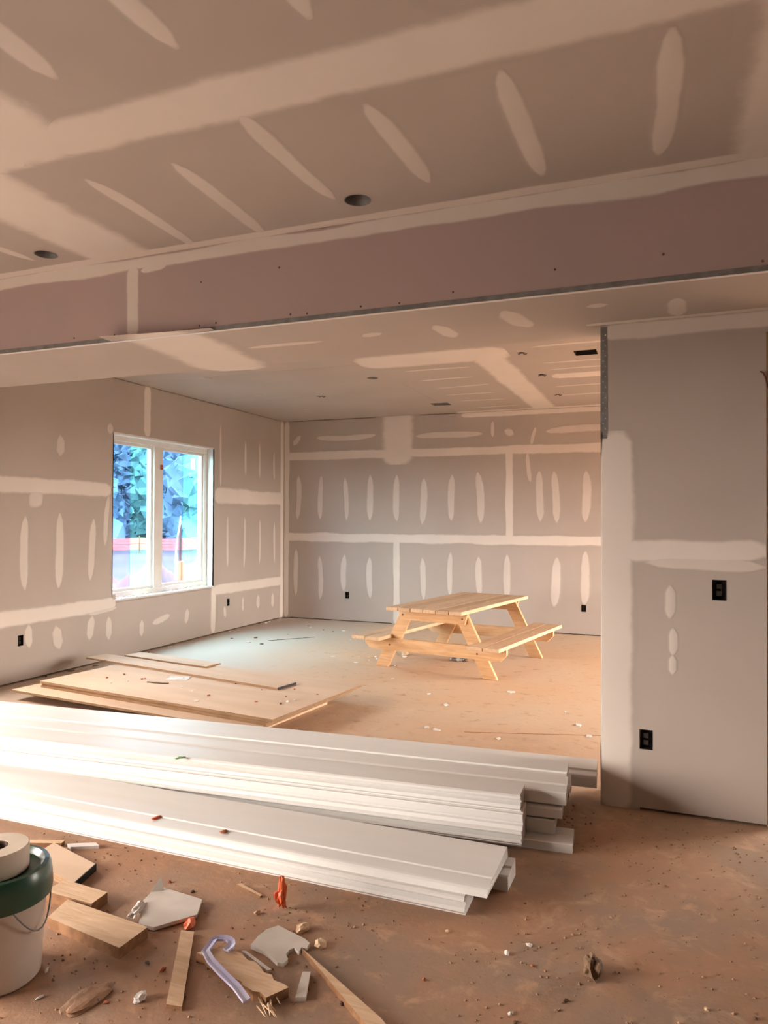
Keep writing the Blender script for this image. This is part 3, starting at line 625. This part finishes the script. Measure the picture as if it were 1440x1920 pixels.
trim('white board under the rearmost one, ending well short of the stub wall', FB, -4.3, -.18, .625, .045, .20, .075, 3)
trim('rearmost white trim board reaching to the edge of the stub wall', FB, -4.4, .298, .622, .120, .235, .078, 0)
# clay smears and tape on the boards
def lump(name, label, cat, loc, size, mat, seed, group=None, sub=2, flat=.35, rough=.35):
    bm = bmesh.new(); bmesh.ops.create_icosphere(bm, subdivisions=sub, radius=1)
    for v in bm.verts:
        k = 1 + rough * noise.noise(v.co * 1.7 + Vector((seed * 3.1, seed, 0))) * 1.6
        v.co = Vector((v.co.x * size[0] * k, v.co.y * size[1] * k, max(-.35, v.co.z) * size[2] * k))
    zmin = min(v.co.z for v in bm.verts)
    for v in bm.verts: v.co.z -= zmin
    o = from_bm(name, bm, mat, None, False); o.location = loc; o.rotation_euler.z = seed * 1.3
    return tag(o, label, cat, group)
lump('clay_crumb', 'orange clay crumb on the wide front trim board, left one', 'clay crumb', (-2.24, 2.80, .108), (.030, .010, .006), 'orange_plastic', 1)
lump('clay_crumb', 'orange clay crumb on the wide front trim board, right one', 'clay crumb', (-1.86, 2.79, .108), (.012, .018, .006), 'brick_red', 2)
lump('green_tag', 'scrap of green tape on the middle trim boards', 'tape scrap', (-2.375, 3.16, .2625), (.028, .012, .006), 'green_tape', 3)

# ------------------------------------------------------------------ plywood sheets on the floor
def plate(name, label, cat, c, rz, sx, sy, z0, th, mat='plywood', edge='plywood_edge', group=None, corners=None, parent=None, jag=0, seed=0):
    pts = corners or [(-sx / 2, -sy / 2), (sx / 2, -sy / 2), (sx / 2, sy / 2), (-sx / 2, sy / 2)]
    if jag:
        r = random.Random(seed); q = []
        for i, p in enumerate(pts):
            a, b = Vector(p), Vector(pts[(i + 1) % len(pts)]); n = max(2, int((b - a).length / jag))
            for k in range(n): q.append(a.lerp(b, k / n) + Vector((r.uniform(-.3, .3), r.uniform(-.3, .3))) * jag * (1 if k else .2))
        pts = [(v.x, v.y) for v in q]
    o = poly_slab(name, pts, [], lambda a, b, d: (a, b, th - d), th, mat, None, edge)
    o.location = (c[0], c[1], z0); o.rotation_euler.z = rz
    if label: tag(o, label, cat, group)
    return o
PR = math.radians(-7)
G = 'plywood sheets on the floor'
for k, (dx) in enumerate((-1.0, .0, 1.0)):
    b = box('spacer_block', (-.045, -.45, 0), (.045, .45, .07), 'lumber_offcut', None, .003); b.location = (-3.70 + dx * .9924, 5.08 - dx * .1219, 0); b.rotation_euler.z = PR
    tag(b, 'wooden spacer under the plywood sheets, %s' % ('toward the left wall', 'under their middle', 'toward the picnic table')[k], 'spacer', 'wooden spacers under the plywood')
plate('plywood_sheet', 'lowest plywood sheet, jutting out to the front left of its pile', 'plywood', (-3.80, 5.0), PR + .02, 2.50, 1.22, .07, .018, group=G)
for k in range(2): plate('plywood_sheet', ['second plywood sheet from the floor, set back within the pile', 'third plywood sheet from the floor, just under the top sheet'][k], 'plywood', (-3.70 + .01 * k, 5.11), PR, 2.38, 1.16, .088 + .018 * k, .018, group=G)
plate('plywood_sheet', 'top plywood sheet of the pile, scattered with crumbs', 'plywood', (-3.665, 5.125), PR, 2.44, 1.22, .124, .020, group=G)
pk = plate('plywood_strip', 'long plywood strip with a black end lying on the top sheet', 'plywood', (-4.10, 5.47), math.radians(-10.2), 2.42, .235, .1455, .016)
be = box('painted_end', (0, -.1175, .0), (.006, .1175, .018), 'black_paint', pk); be.location = (1.21, 0, 0)
plate('plywood_strip', 'short plywood strip lying beside the wall end of the long strip', 'plywood', (-4.50, 5.83), math.radians(-9), 1.1, .20, .1455, .014)
lp = plate('paper_scrap', 'crumpled white printed paper scrap on the plywood', 'paper', (-3.93, 5.19), .35, .19, .13, .1445, .004, 'white_paper', 'white_paper', jag=.04, seed=4)
plate('dark_offcut', 'thin dark strip of wood on the plywood beside the white trim', 'offcut', (-3.98, 4.98), .10, .20, .022, .1445, .006, 'plywood_edge', 'black_paint', jag=.03, seed=8)

# ------------------------------------------------------------------ picnic table
TB = thing('picnic_table', 'pine picnic table with attached benches by the back wall', 'picnic table', (-2.067, 7.584, 0), -.169)
TL, TW, ZT = .905, .415, .653
rp = random.Random(5)
pw = 2 * TW / 6
for i in range(6):
    e = rp.uniform(-.006, .006)
    box('tabletop_plank', (-TW + i * pw + .003, -TL + e, ZT - .036), (-TW + (i + 1) * pw - .003, TL + e, ZT), 'weathered_pine_dark' if i in (1, 4) else 'weathered_pine', TB, .003)
for s in (-1, 1):
    for k in range(2):
        a = .475 + k * .168; x0, x1 = (a, a + .158) if s > 0 else (-a - .158, -a)
        e = rp.uniform(-.01, .01)
        box('bench_plank', (x0, -.935 + e, .309), (x1, .935 + e, .345), 'weathered_pine', TB, .003)
for sv in (-1, 1):
    v = sv * .651
    for su in (-1, 1):
        # leg: slanted board in the u-z plane, cut level at floor and top
        f0, t0_, hw = .605, .285, .073; th = .019
        pts = [(su * (f0 - hw), 0), (su * (f0 + hw), 0), (su * (t0_ + hw), ZT - .036), (su * (t0_ - hw), ZT - .036)]
        bm = bmesh.new(); a = [bm.verts.new((p[0], v - th, p[1])) for p in pts]; b = [bm.verts.new((p[0], v + th, p[1])) for p in pts]
        bm.faces.new(a); bm.faces.new(list(reversed(b)))
        for k in range(4): bm.faces.new((a[k], b[k], b[(k + 1) % 4], a[(k + 1) % 4]))
        bmesh.ops.bevel(bm, geom=list(bm.edges), offset=.003, segments=1, affect='EDGES')
        from_bm('leg', bm, 'pine_wood_cross', TB)
        for zz in (.24, .56):                   # bolts
            bm = bmesh.new(); xx = su * (f0 + (t0_ - f0) * zz / ZT); yy = v + sv * (.0195 + .038)
            bmesh.ops.create_cone(bm, cap_ends=True, segments=8, radius1=.011, radius2=.009, depth=.008, matrix=Matrix.Translation((xx, yy, zz)) @ Matrix.Rotation(math.pi / 2, 4, 'X'))
            from_bm('bolt', bm, 'screw_steel', TB)
    y0, y1 = sorted((v + sv * .0192, v + sv * .057))
    bm = bmesh.new(); c = [(-.385, ZT - .0365), (.385, ZT - .0365), (.355, ZT - .145), (-.355, ZT - .145)]
    a = [bm.verts.new((p[0], y0, p[1])) for p in c]; b = [bm.verts.new((p[0], y1, p[1])) for p in c]
    bm.faces.new(a); bm.faces.new(list(reversed(b)))
    for k in range(4): bm.faces.new((a[k], b[k], b[(k + 1) % 4], a[(k + 1) % 4]))
    from_bm('top_cleat', bm, 'pine_wood_cross', TB)
    bm = bmesh.new(); c = [(-.785, .3085), (.785, .3085), (.785, .25), (.72, .185), (-.72, .185), (-.785, .25)]
    a = [bm.verts.new((p[0], y0, p[1])) for p in c]; b = [bm.verts.new((p[0], y1, p[1])) for p in c]
    bm.faces.new(a); bm.faces.new(list(reversed(b)))
    for k in range(6): bm.faces.new((a[k], b[k], b[(k + 1) % 6], a[(k + 1) % 6]))
    from_bm('seat_beam', bm, 'pine_wood_cross', TB)

# ------------------------------------------------------------------ small rubbish in the far room
foil = lump('foil_wad', 'crumpled grey wad on the floor under the picnic table', 'rubbish', (-2.10, 7.62, 0), (.085, .05, .05), 'silver_foil', 5, sub=3, rough=.6)
lump('wood_scrap', 'small wood scrap on the floor behind the right bench', 'offcut', (-1.72, 7.95, 0), (.05, .04, .05), 'lumber_offcut', 6, sub=1)
lump('wood_scrap', 'small wood scrap behind the near left table leg', 'offcut', (-2.76, 7.72, 0), (.04, .05, .05), 'lumber_offcut', 7, sub=1)
plate('metal_strip', 'thin grey strip on the floor near the back left corner', 'strip', (-4.47, 8.2), .85, .62, .03, .001, .008, 'drywall_scrap', 'silver_foil')
rk = random.Random(21)
def chip(x, y, s, mat, label, group, z=0):
    n = rk.randint(4, 6); pts = []
    for k in range(n):
        a = 2 * math.pi * k / n + rk.uniform(-.4, .4); r = s * rk.uniform(.6, 1.2); pts.append((r * math.cos(a) * 1.5, r * math.sin(a)))
    o = plate('chip', label, 'chip', (x, y), rk.uniform(0, 3), 0, 0, z, rk.uniform(.004, .011), mat, mat, group, corners=pts); return o
for x, y in [(-1.64, 5.06), (-1.56, 5.04), (-.62, 5.55), (-.52, 5.30), (-1.70, 5.75), (-1.95, 6.05), (-1.1, 5.0), (-2.45, 6.5), (-.75, 5.9), (-1.3, 6.4)]:
    chip(x, y, rk.uniform(.012, .024), 'gypsum_core', 'small white drywall chip on the far floor right of the plywood pile', 'white chips right of the plywood')
for k in range(14): chip(rk.uniform(-3.25, -2.65), rk.uniform(7.1, 7.75), rk.uniform(.01, .03), rk.choice(['gypsum_core', 'drywall_scrap', 'lumber_offcut']), 'small pale scrap on the floor by the left picnic bench', 'scraps by the left bench')
for k in range(16): chip(rk.uniform(-5.2, -3.3), rk.uniform(7.2, 9.6), rk.uniform(.008, .026), rk.choice(['drywall_scrap', 'gypsum_core', 'clay_clod']), 'small crumb on the pale floor below the window', 'crumbs below the window')
for k in range(20):
    u, v = rk.uniform(-1.1, 1.1), rk.uniform(-.5, .25); cs, sn = math.cos(PR), math.sin(PR)
    chip(-3.665 + u * cs - v * sn, 5.125 + u * sn + v * cs, rk.uniform(.005, .012), rk.choice(['clay_clod', 'gypsum_core', 'brick_red']), 'tiny crumb lying on the top plywood sheet', 'crumbs on the plywood', .1442)
for k in range(14): chip(XL + rk.uniform(.02, .10), rk.uniform(5.2, 9.7), rk.uniform(.01, .025), rk.choice(['gypsum_core', 'clay_clod', 'drywall_scrap']), 'crumb along the foot of the left wall', 'crumbs along the left wall')

# ------------------------------------------------------------------ bucket with tape roll
BK = thing('bucket', 'pale dusty plastic bucket with a dark green lid, in the foreground', 'bucket', (-2.068, 1.785, 0))
lathe('body', [(.001, .002), (.128, .002), (.134, .008), (.148, .255), (.148, .29)], 'bucket_plastic', BK, 48)
lathe('lid', [(.157, .262), (.166, .266), (.168, .285), (.166, .325), (.163, .350), (.156, .364), (.142, .366), (.134, .356), (.130, .348), (.001, .348)], 'green_lid', BK, 48)
tube('handle', [(.152 * math.cos(a) + .012, .152 * math.sin(a), .285 - .11 * max(0, math.sin((a + .55) * 2.2))) for a in [-.5 + k * .12 for k in range(13)]], .0028, 'galvanised_steel', BK)
RL = thing('tape_roll', 'roll of cream joint tape standing on the green bucket lid', 'tape roll', (-2.075, 1.780, .3665))
RL.location.z = .3485
lathe('tape', [(.040, 0), (.100, 0), (.103, .003), (.103, .077), (.100, .080), (.040, .080)], 'tape_paper', RL, 44, closed=True)
lathe('core', [(.0395, .0015), (.0395, .0785), (.036, .0785), (.036, .0015)], 'cardboard_core', RL, 30, closed=True)

# ------------------------------------------------------------------ foreground offcuts
def lumber(label, corners, z0, th, mat='lumber_offcut', edge='lumber_offcut_end', name='lumber_offcut', cat='offcut', jag=0, seed=0, group=None):
    cx = sum(p[0] for p in corners) / len(corners); cy = sum(p[1] for p in corners) / len(corners)
    return plate(name, label, cat, (cx, cy), 0, 0, 0, z0, th, mat, edge, group, corners=[(p[0] - cx, p[1] - cy) for p in corners], jag=jag, seed=seed)
GO = 'lumber offcuts beside the bucket'
lumber('larger pale lumber offcut on the clay floor right of the bucket', [(-2.135, 2.06), (-1.755, 2.005), (-1.75, 2.145), (-2.165, 2.185)], 0, .040, group=GO)
lumber('smaller lumber offcut behind the larger one, right of the bucket', [(-2.30, 2.20), (-2.055, 2.195), (-2.06, 2.285), (-2.29, 2.30)], 0, .040, group=GO)
bo = lumber('plywood offcut with a black painted edge behind the bucket', [(-2.60, 2.39), (-2.255, 2.305), (-2.295, 2.47), (-2.62, 2.56)], 0, .030, 'plywood', 'plywood_edge', 'plywood_offcut')
cxb = bo.location
mesh('painted_edge', [Vector(p) - cxb for p in [(-2.2545, 2.305, .0005), (-2.2945, 2.472, .0005), (-2.2945, 2.472, .0305), (-2.2545, 2.305, .0305), (-2.2500, 2.305, .0005), (-2.290, 2.472, .0005), (-2.290, 2.472, .0305), (-2.250, 2.305, .0305)]],
     [(0, 1, 2, 3), (4, 7, 6, 5), (0, 4, 5, 1), (2, 6, 7, 3), (1, 5, 6, 2), (0, 3, 7, 4)], 'black_paint', bo)
lumber('thin wood strip lying between the bucket and the trim boards', [(-2.83, 2.50), (-2.60, 2.585), (-2.61, 2.615), (-2.84, 2.53)], 0, .02, 'lumber_offcut', 'lumber_offcut_end', 'wood_strip')
lumber('white scrap beside the thin wood strip near the bucket', [(-2.58, 2.60), (-2.47, 2.66), (-2.43, 2.64), (-2.54, 2.58)], 0, .015, 'white_paper', 'white_paper', 'scrap', 'scrap')
lumber('short flat wood stick pointing at the camera', [(-1.445, 1.86), (-1.392, 1.868), (-1.605, 2.222), (-1.655, 2.212)], 0, .014, 'lumber_offcut', 'lumber_offcut_end', 'wood_stick')
bs = lumber('wood block with a splintered end under the lilac plastic strip', [(-1.50, 2.09), (-1.435, 2.175), (-1.12, 2.045), (-1.16, 1.975)], 0, .032, jag=.03, seed=3)
rj = random.Random(9)
for k in range(9):
    x, y = -1.165 + rj.uniform(-.03, .02), 1.985 + rj.uniform(-.02, .05)
    tube('splinter', [Vector((x, y, rj.uniform(.006, .028))) - bs.location, Vector((x + rj.uniform(.03, .06), y - rj.uniform(.03, .06), rj.uniform(.004, .02))) - bs.location], [.004, .0008], 'lumber_offcut', bs, 5)
# long stick running out of the frame
lumber('long sharp-ended wood stake running out of the lower frame', [(-1.185, 2.262), (-.80, 2.035), (-.50, 1.79), (-.535, 1.755), (-.84, 2.00)], .001, .022, 'lumber_offcut', 'lumber_offcut_end', 'wood_stake')
lumber('sliver of wood near the foot of the trim boards', [(-1.66, 2.585), (-1.645, 2.597), (-1.515, 2.548), (-1.52, 2.538)], 0, .008, 'lumber_offcut', 'lumber_offcut_end', 'wood_sliver')
lumber('pale stub of wood beside the splintered block', [(-1.13, 2.16), (-1.105, 2.17), (-1.06, 2.05), (-1.09, 2.035)], 0, .014, 'drywall_scrap', 'gypsum_core', 'scrap', 'scrap')
# drywall scraps
d1 = lumber('torn five-sided piece of pale drywall in the foreground', [(-1.82, 2.18), (-1.755, 2.185), (-1.66, 2.315), (-1.705, 2.41), (-1.93, 2.425), (-1.91, 2.31)], .006, .013, 'drywall_scrap', 'gypsum_core', 'drywall_scrap', 'drywall scrap')
d1.rotation_euler = (.02, .02, 0); d1.location.z = .008
lump('torn_paper', 'x', 'x', (0, 0, 0), (.045, .016, .010), 'white_paper', 12, sub=3, rough=.8)
tp = bpy.data.objects['torn_paper']; del tp['label']; del tp['category']; tp.parent = d1; tp.location = (-.085, -.06, .009); tp.rotation_euler.z = 1.9
tri = mesh('torn_flap', [Vector(p) for p in [(-.13, .06, .002), (-.12, .12, .05), (-.09, .10, .012), (-.128, .062, .006), (-.117, .121, .055), (-.088, .102, .016)]], [(0, 1, 2), (3, 5, 4), (0, 3, 4, 1), (1, 4, 5, 2), (2, 5, 3, 0)], 'drywall_scrap', d1)
lumber('drywall scrap with a wavy broken edge in the foreground', [(-1.371, 2.227), (-1.376, 2.285), (-1.37, 2.335), (-1.342, 2.373), (-1.294, 2.358), (-1.252, 2.346), (-1.211, 2.333), (-1.183, 2.316), (-1.179, 2.287), (-1.199, 2.282), (-1.196, 2.256), (-1.222, 2.27), (-1.231, 2.252), (-1.231, 2.229), (-1.209, 2.205), (-1.211, 2.178), (-1.234, 2.175), (-1.271, 2.196), (-1.311, 2.214)], 0, .013, 'drywall_scrap', 'gypsum_core', 'drywall_scrap', 'drywall scrap')
lumber('thin white drywall splinter in front of the wavy scrap', [(-1.385, 2.192), (-1.37, 2.197), (-1.235, 2.138), (-1.245, 2.128)], 0, .010, 'gypsum_core', 'gypsum_core', 'drywall_splinter', 'drywall scrap')
lump('scrap_lump', 'pale lump beside the wavy drywall scrap', 'scrap', (-1.255, 2.40, 0), (.03, .022, .014), 'lumber_offcut', 13); lump('scrap_lump', 'tan lump right of the wavy drywall scrap', 'scrap', (-1.15, 2.335, 0), (.026, .02, .014), 'lumber_offcut', 14)
# orange tape wads
lump('orange_wad', 'crumpled upright wad of orange tape beside the trim boards', 'orange tape', (-1.405, 2.50, 0), (.017, .014, .055), 'orange_plastic', 15, sub=3, rough=.8)
lump('orange_tab', 'small orange tab against the pale five-sided drywall piece', 'orange tape', (-1.655, 2.265, 0), (.034, .018, .018), 'orange_plastic', 16, sub=2)
# lilac plastic hook
hp = []
for k in range(8): a = math.radians(-25 + 175 * k / 7); hp.append((-1.447 + .042 * math.cos(a), 2.148 + .042 * math.sin(a), .040))
hp += [(-1.47, 2.10, .040), (-1.42, 2.06, .040), (-1.35, 2.02, .040), (-1.27, 1.98, .038), (-1.21, 1.945, .030)]
vs, fs = [], []
P = [Vector(p) for p in hp]
for i, p in enumerate(P):
    d = (P[min(i + 1, len(P) - 1)] - P[max(0, i - 1)]).normalized(); n_ = Vector((-d.y, d.x, 0)) * .013
    vs += [p + n_ + Vector((0, 0, -.004)), p + n_ + Vector((0, 0, .004)), p + Vector((0, 0, .000)), p - n_ + Vector((0, 0, .004)), p - n_ + Vector((0, 0, -.004))]
for i in range(len(P) - 1):
    for k in range(5): fs.append((i * 5 + k, i * 5 + (k + 1) % 5, (i + 1) * 5 + (k + 1) % 5, (i + 1) * 5 + k))
fs += [tuple(range(5)), tuple((len(P) - 1) * 5 + k for k in reversed(range(5)))]
lh = mesh('plastic_strip', vs, fs, 'lilac_plastic'); tag(lh, 'lilac plastic strip bent into a hook at one end', 'plastic strip')
# clods and crumbs on the near floor
lump('clay_clod', 'dark clay clod alone on the right foreground floor', 'clay clod', (-.237, 2.53, 0), (.028, .045, .04), 'clay_clod', 17, sub=3)
lump('clay_clod', 'broad flat clay lump at the lower left of the floor', 'clay clod', (-1.70, 1.80, 0), (.085, .05, .009), 'floor_clay', 18, sub=3, rough=.2)
lump('paper_wad', 'small white wad near the flat clay lump', 'paper', (-1.545, 1.86, 0), (.016, .022, .018), 'white_paper', 19)
for k in range(36):
    x, y = rk.uniform(-2.0, .35), rk.uniform(1.75, 2.66)
    lump('floor_crumb', 'small crumb of clay on the trodden near floor', 'crumb', (x, y, 0), (rk.uniform(.006, .016), rk.uniform(.005, .011), rk.uniform(.005, .010)), rk.choice(['clay_clod', 'brick_red', 'lumber_offcut', 'gypsum_core', 'spoil_dirt']), 20 + k, 'crumbs on the near floor', sub=1)

gv, gf = [], []
for k in range(2600):
    if k < 2000: x, y = rk.uniform(-2.9, .9), rk.uniform(1.5, 2.69)
    else: x, y = rk.uniform(-.55, .9), rk.uniform(2.7, 4.0)
    if noise.noise((x * 1.8, y * 1.8, 2)) + rk.uniform(-.35, .35) < 0: continue
    s_ = rk.uniform(.002, .007); b_ = len(gv); a_ = rk.uniform(0, 6.28)
    for j in range(4): gv.append((x + s_ * 1.3 * math.cos(a_ + j * 1.57) * rk.uniform(.6, 1.2), y + s_ * math.sin(a_ + j * 1.57) * rk.uniform(.6, 1.2), .0002))
    gv.append((x, y, s_ * rk.uniform(.7, 1.2)))
    gf += [(b_, b_ + 1, b_ + 4), (b_ + 1, b_ + 2, b_ + 4), (b_ + 2, b_ + 3, b_ + 4), (b_ + 3, b_, b_ + 4)]
go = mesh('clay_grit', gv, gf, 'floor_clay'); go['kind'] = 'stuff'; go.parent = fl

# ------------------------------------------------------------------ outside the window
GZ = -.36
def tree(x, y, hgt, rad, sd, kind):
    t = thing('tree', 'dark tree in the wood seen through the window film', 'tree', (x, y, GZ), group='trees beyond the orange fence')
    tube('trunk', [(0, 0, 0), (.1, .05, hgt * .3), (0, .1, hgt * .7)], [.22, .17, .08], 'tree_bark', t, 8)
    r = random.Random(sd); bm = bmesh.new()
    for k in range(11):
        a = r.uniform(0, 6.28); zz = hgt * (.06 + .88 * k / 10); q = rad * (1.1 - .6 * k / 10)
        m = Matrix.Translation((math.cos(a) * q * .3, math.sin(a) * q * .3, zz)) @ Matrix.Diagonal((q, q, q * .85, 1))
        rr_ = bmesh.ops.create_icosphere(bm, subdivisions=3, radius=1, matrix=m)
        for v in rr_['verts']: v.co += Vector((r.gauss(0, 1), r.gauss(0, 1), r.gauss(0, 1))) * .07 * q + (v.co - m.translation).normalized() * (noise.noise(v.co * 1.3) * .35 + noise.noise(v.co * 2.9) * .3) * q * .5
    fcs = list(bm.faces); cent = [(f.calc_center_median(), f.normal.copy()) for f in fcs]
    for k in range(2200):
        c, nn = r.choice(cent); c = c + Vector((r.gauss(0, 1), r.gauss(0, 1), r.gauss(0, 1))) * .28
        q3 = [c + Vector((r.uniform(-1, 1), r.uniform(-1, 1), r.uniform(-1, 1))) * .34 for _ in range(3)]
        bm.faces.new([bm.verts.new(p) for p in q3])
    me = bpy.data.meshes.new('crown'); bm.to_mesh(me); bm.free(); link('crown', me, 'tree_leaves', t)
rt_ = random.Random(31)
for row, (dd, n_, ph) in enumerate([(50, 5, 0.0), (59, 5, 3.6), (68, 6, 0.5), (78, 6, 4.0)]):
    for k in range(n_):
        a = math.radians(27) + (k * 7.6 + ph) / dd
        tree(-dd * math.sin(a), dd * math.cos(a), rt_.uniform(12, 16) + row * 2, rt_.uniform(2.2, 2.6), k + 10 * row, 0)
# orange safety fence
A, B2 = Vector((-38, 26, GZ)), Vector((-17, 39.5, GZ)); d = B2 - A
fn = thing('safety_fence', 'orange plastic safety fence across the yard, seen through the window', 'fence', A)
for k in range(9):
    p = d * (k / 8); box('post', (p.x - .03, p.y - .03, 0), (p.x + .03, p.y + .03, 1.0), 'tree_bark', fn)
for r_ in range(4):
    vs, fs = [], []
    for i in range(33):
        p = d * (i / 32); sag = -.04 * abs(math.sin(math.pi * i / 4)); nn = Vector((-d.y, d.x, 0)).normalized() * .012
        z0 = .22 + r_ * .165 + sag
        for s in (-1, 1): vs += [(p.x + nn.x * s, p.y + nn.y * s, z0), (p.x + nn.x * s, p.y + nn.y * s, z0 + .150)]
    for i in range(32):
        a_, b_ = i * 4, i * 4 + 4
        fs += [(a_, b_, b_ + 1, a_ + 1), (a_ + 2, a_ + 3, b_ + 3, b_ + 2), (a_ + 1, b_ + 1, b_ + 3, a_ + 3), (a_, a_ + 2, b_ + 2, b_)]
    mesh('mesh_band', vs, fs, 'safety_orange', fn)
# spoil heaps
for k, (x, y, rx, ry, hz) in enumerate([(-8.65, 10.45, 1.10, 1.05, 1.10), (-10.0, 14.0, 1.5, 1.25, .92), (-11.45, 11.95, 1.35, .75, .95)]):
    n = 26; vs, fs = [], []
    for i in range(n + 1):
        for j in range(n + 1):
            u, v = i / n * 2 - 1, j / n * 2 - 1; q = math.hypot(u, v)
            hh = max(0, 1 - q ** 1.6) * hz * (1 + .35 * noise.noise((u * 2 + k * 7, v * 2, 0))) + (.16 * noise.noise((u * 6, v * 6, k)) + .08 * noise.noise((u * 14, v * 14, k))) * max(0, 1 - q)
            vs.append((u * rx, v * ry, hh - .004))
    for i in range(n):
        for j in range(n): a_ = i * (n + 1) + j; fs.append((a_, a_ + n + 1, a_ + n + 2, a_ + 1))
    o = mesh('dirt_heap', vs, fs, 'spoil_dirt', None, True); o.location = (x, y, GZ)
    tag(o, ['largest pale dirt heap seen through the left pane', 'pale dirt heap seen through the right pane', 'pale dirt heap at the left edge of the window view'][k], 'dirt heap', 'dirt heaps outside the window')
st = thing('survey_stake', 'slim survey stake with orange base seen through the right pane', 'stake', (-7.0, 9.26, GZ))
box('shaft', (-.018, -.012, 0), (.018, .012, 1.80), 'tree_bark', st, .003)
box('orange_flag', (-.04, -.03, .0), (.05, .03, 1.24), 'orange_plastic', st, .01)
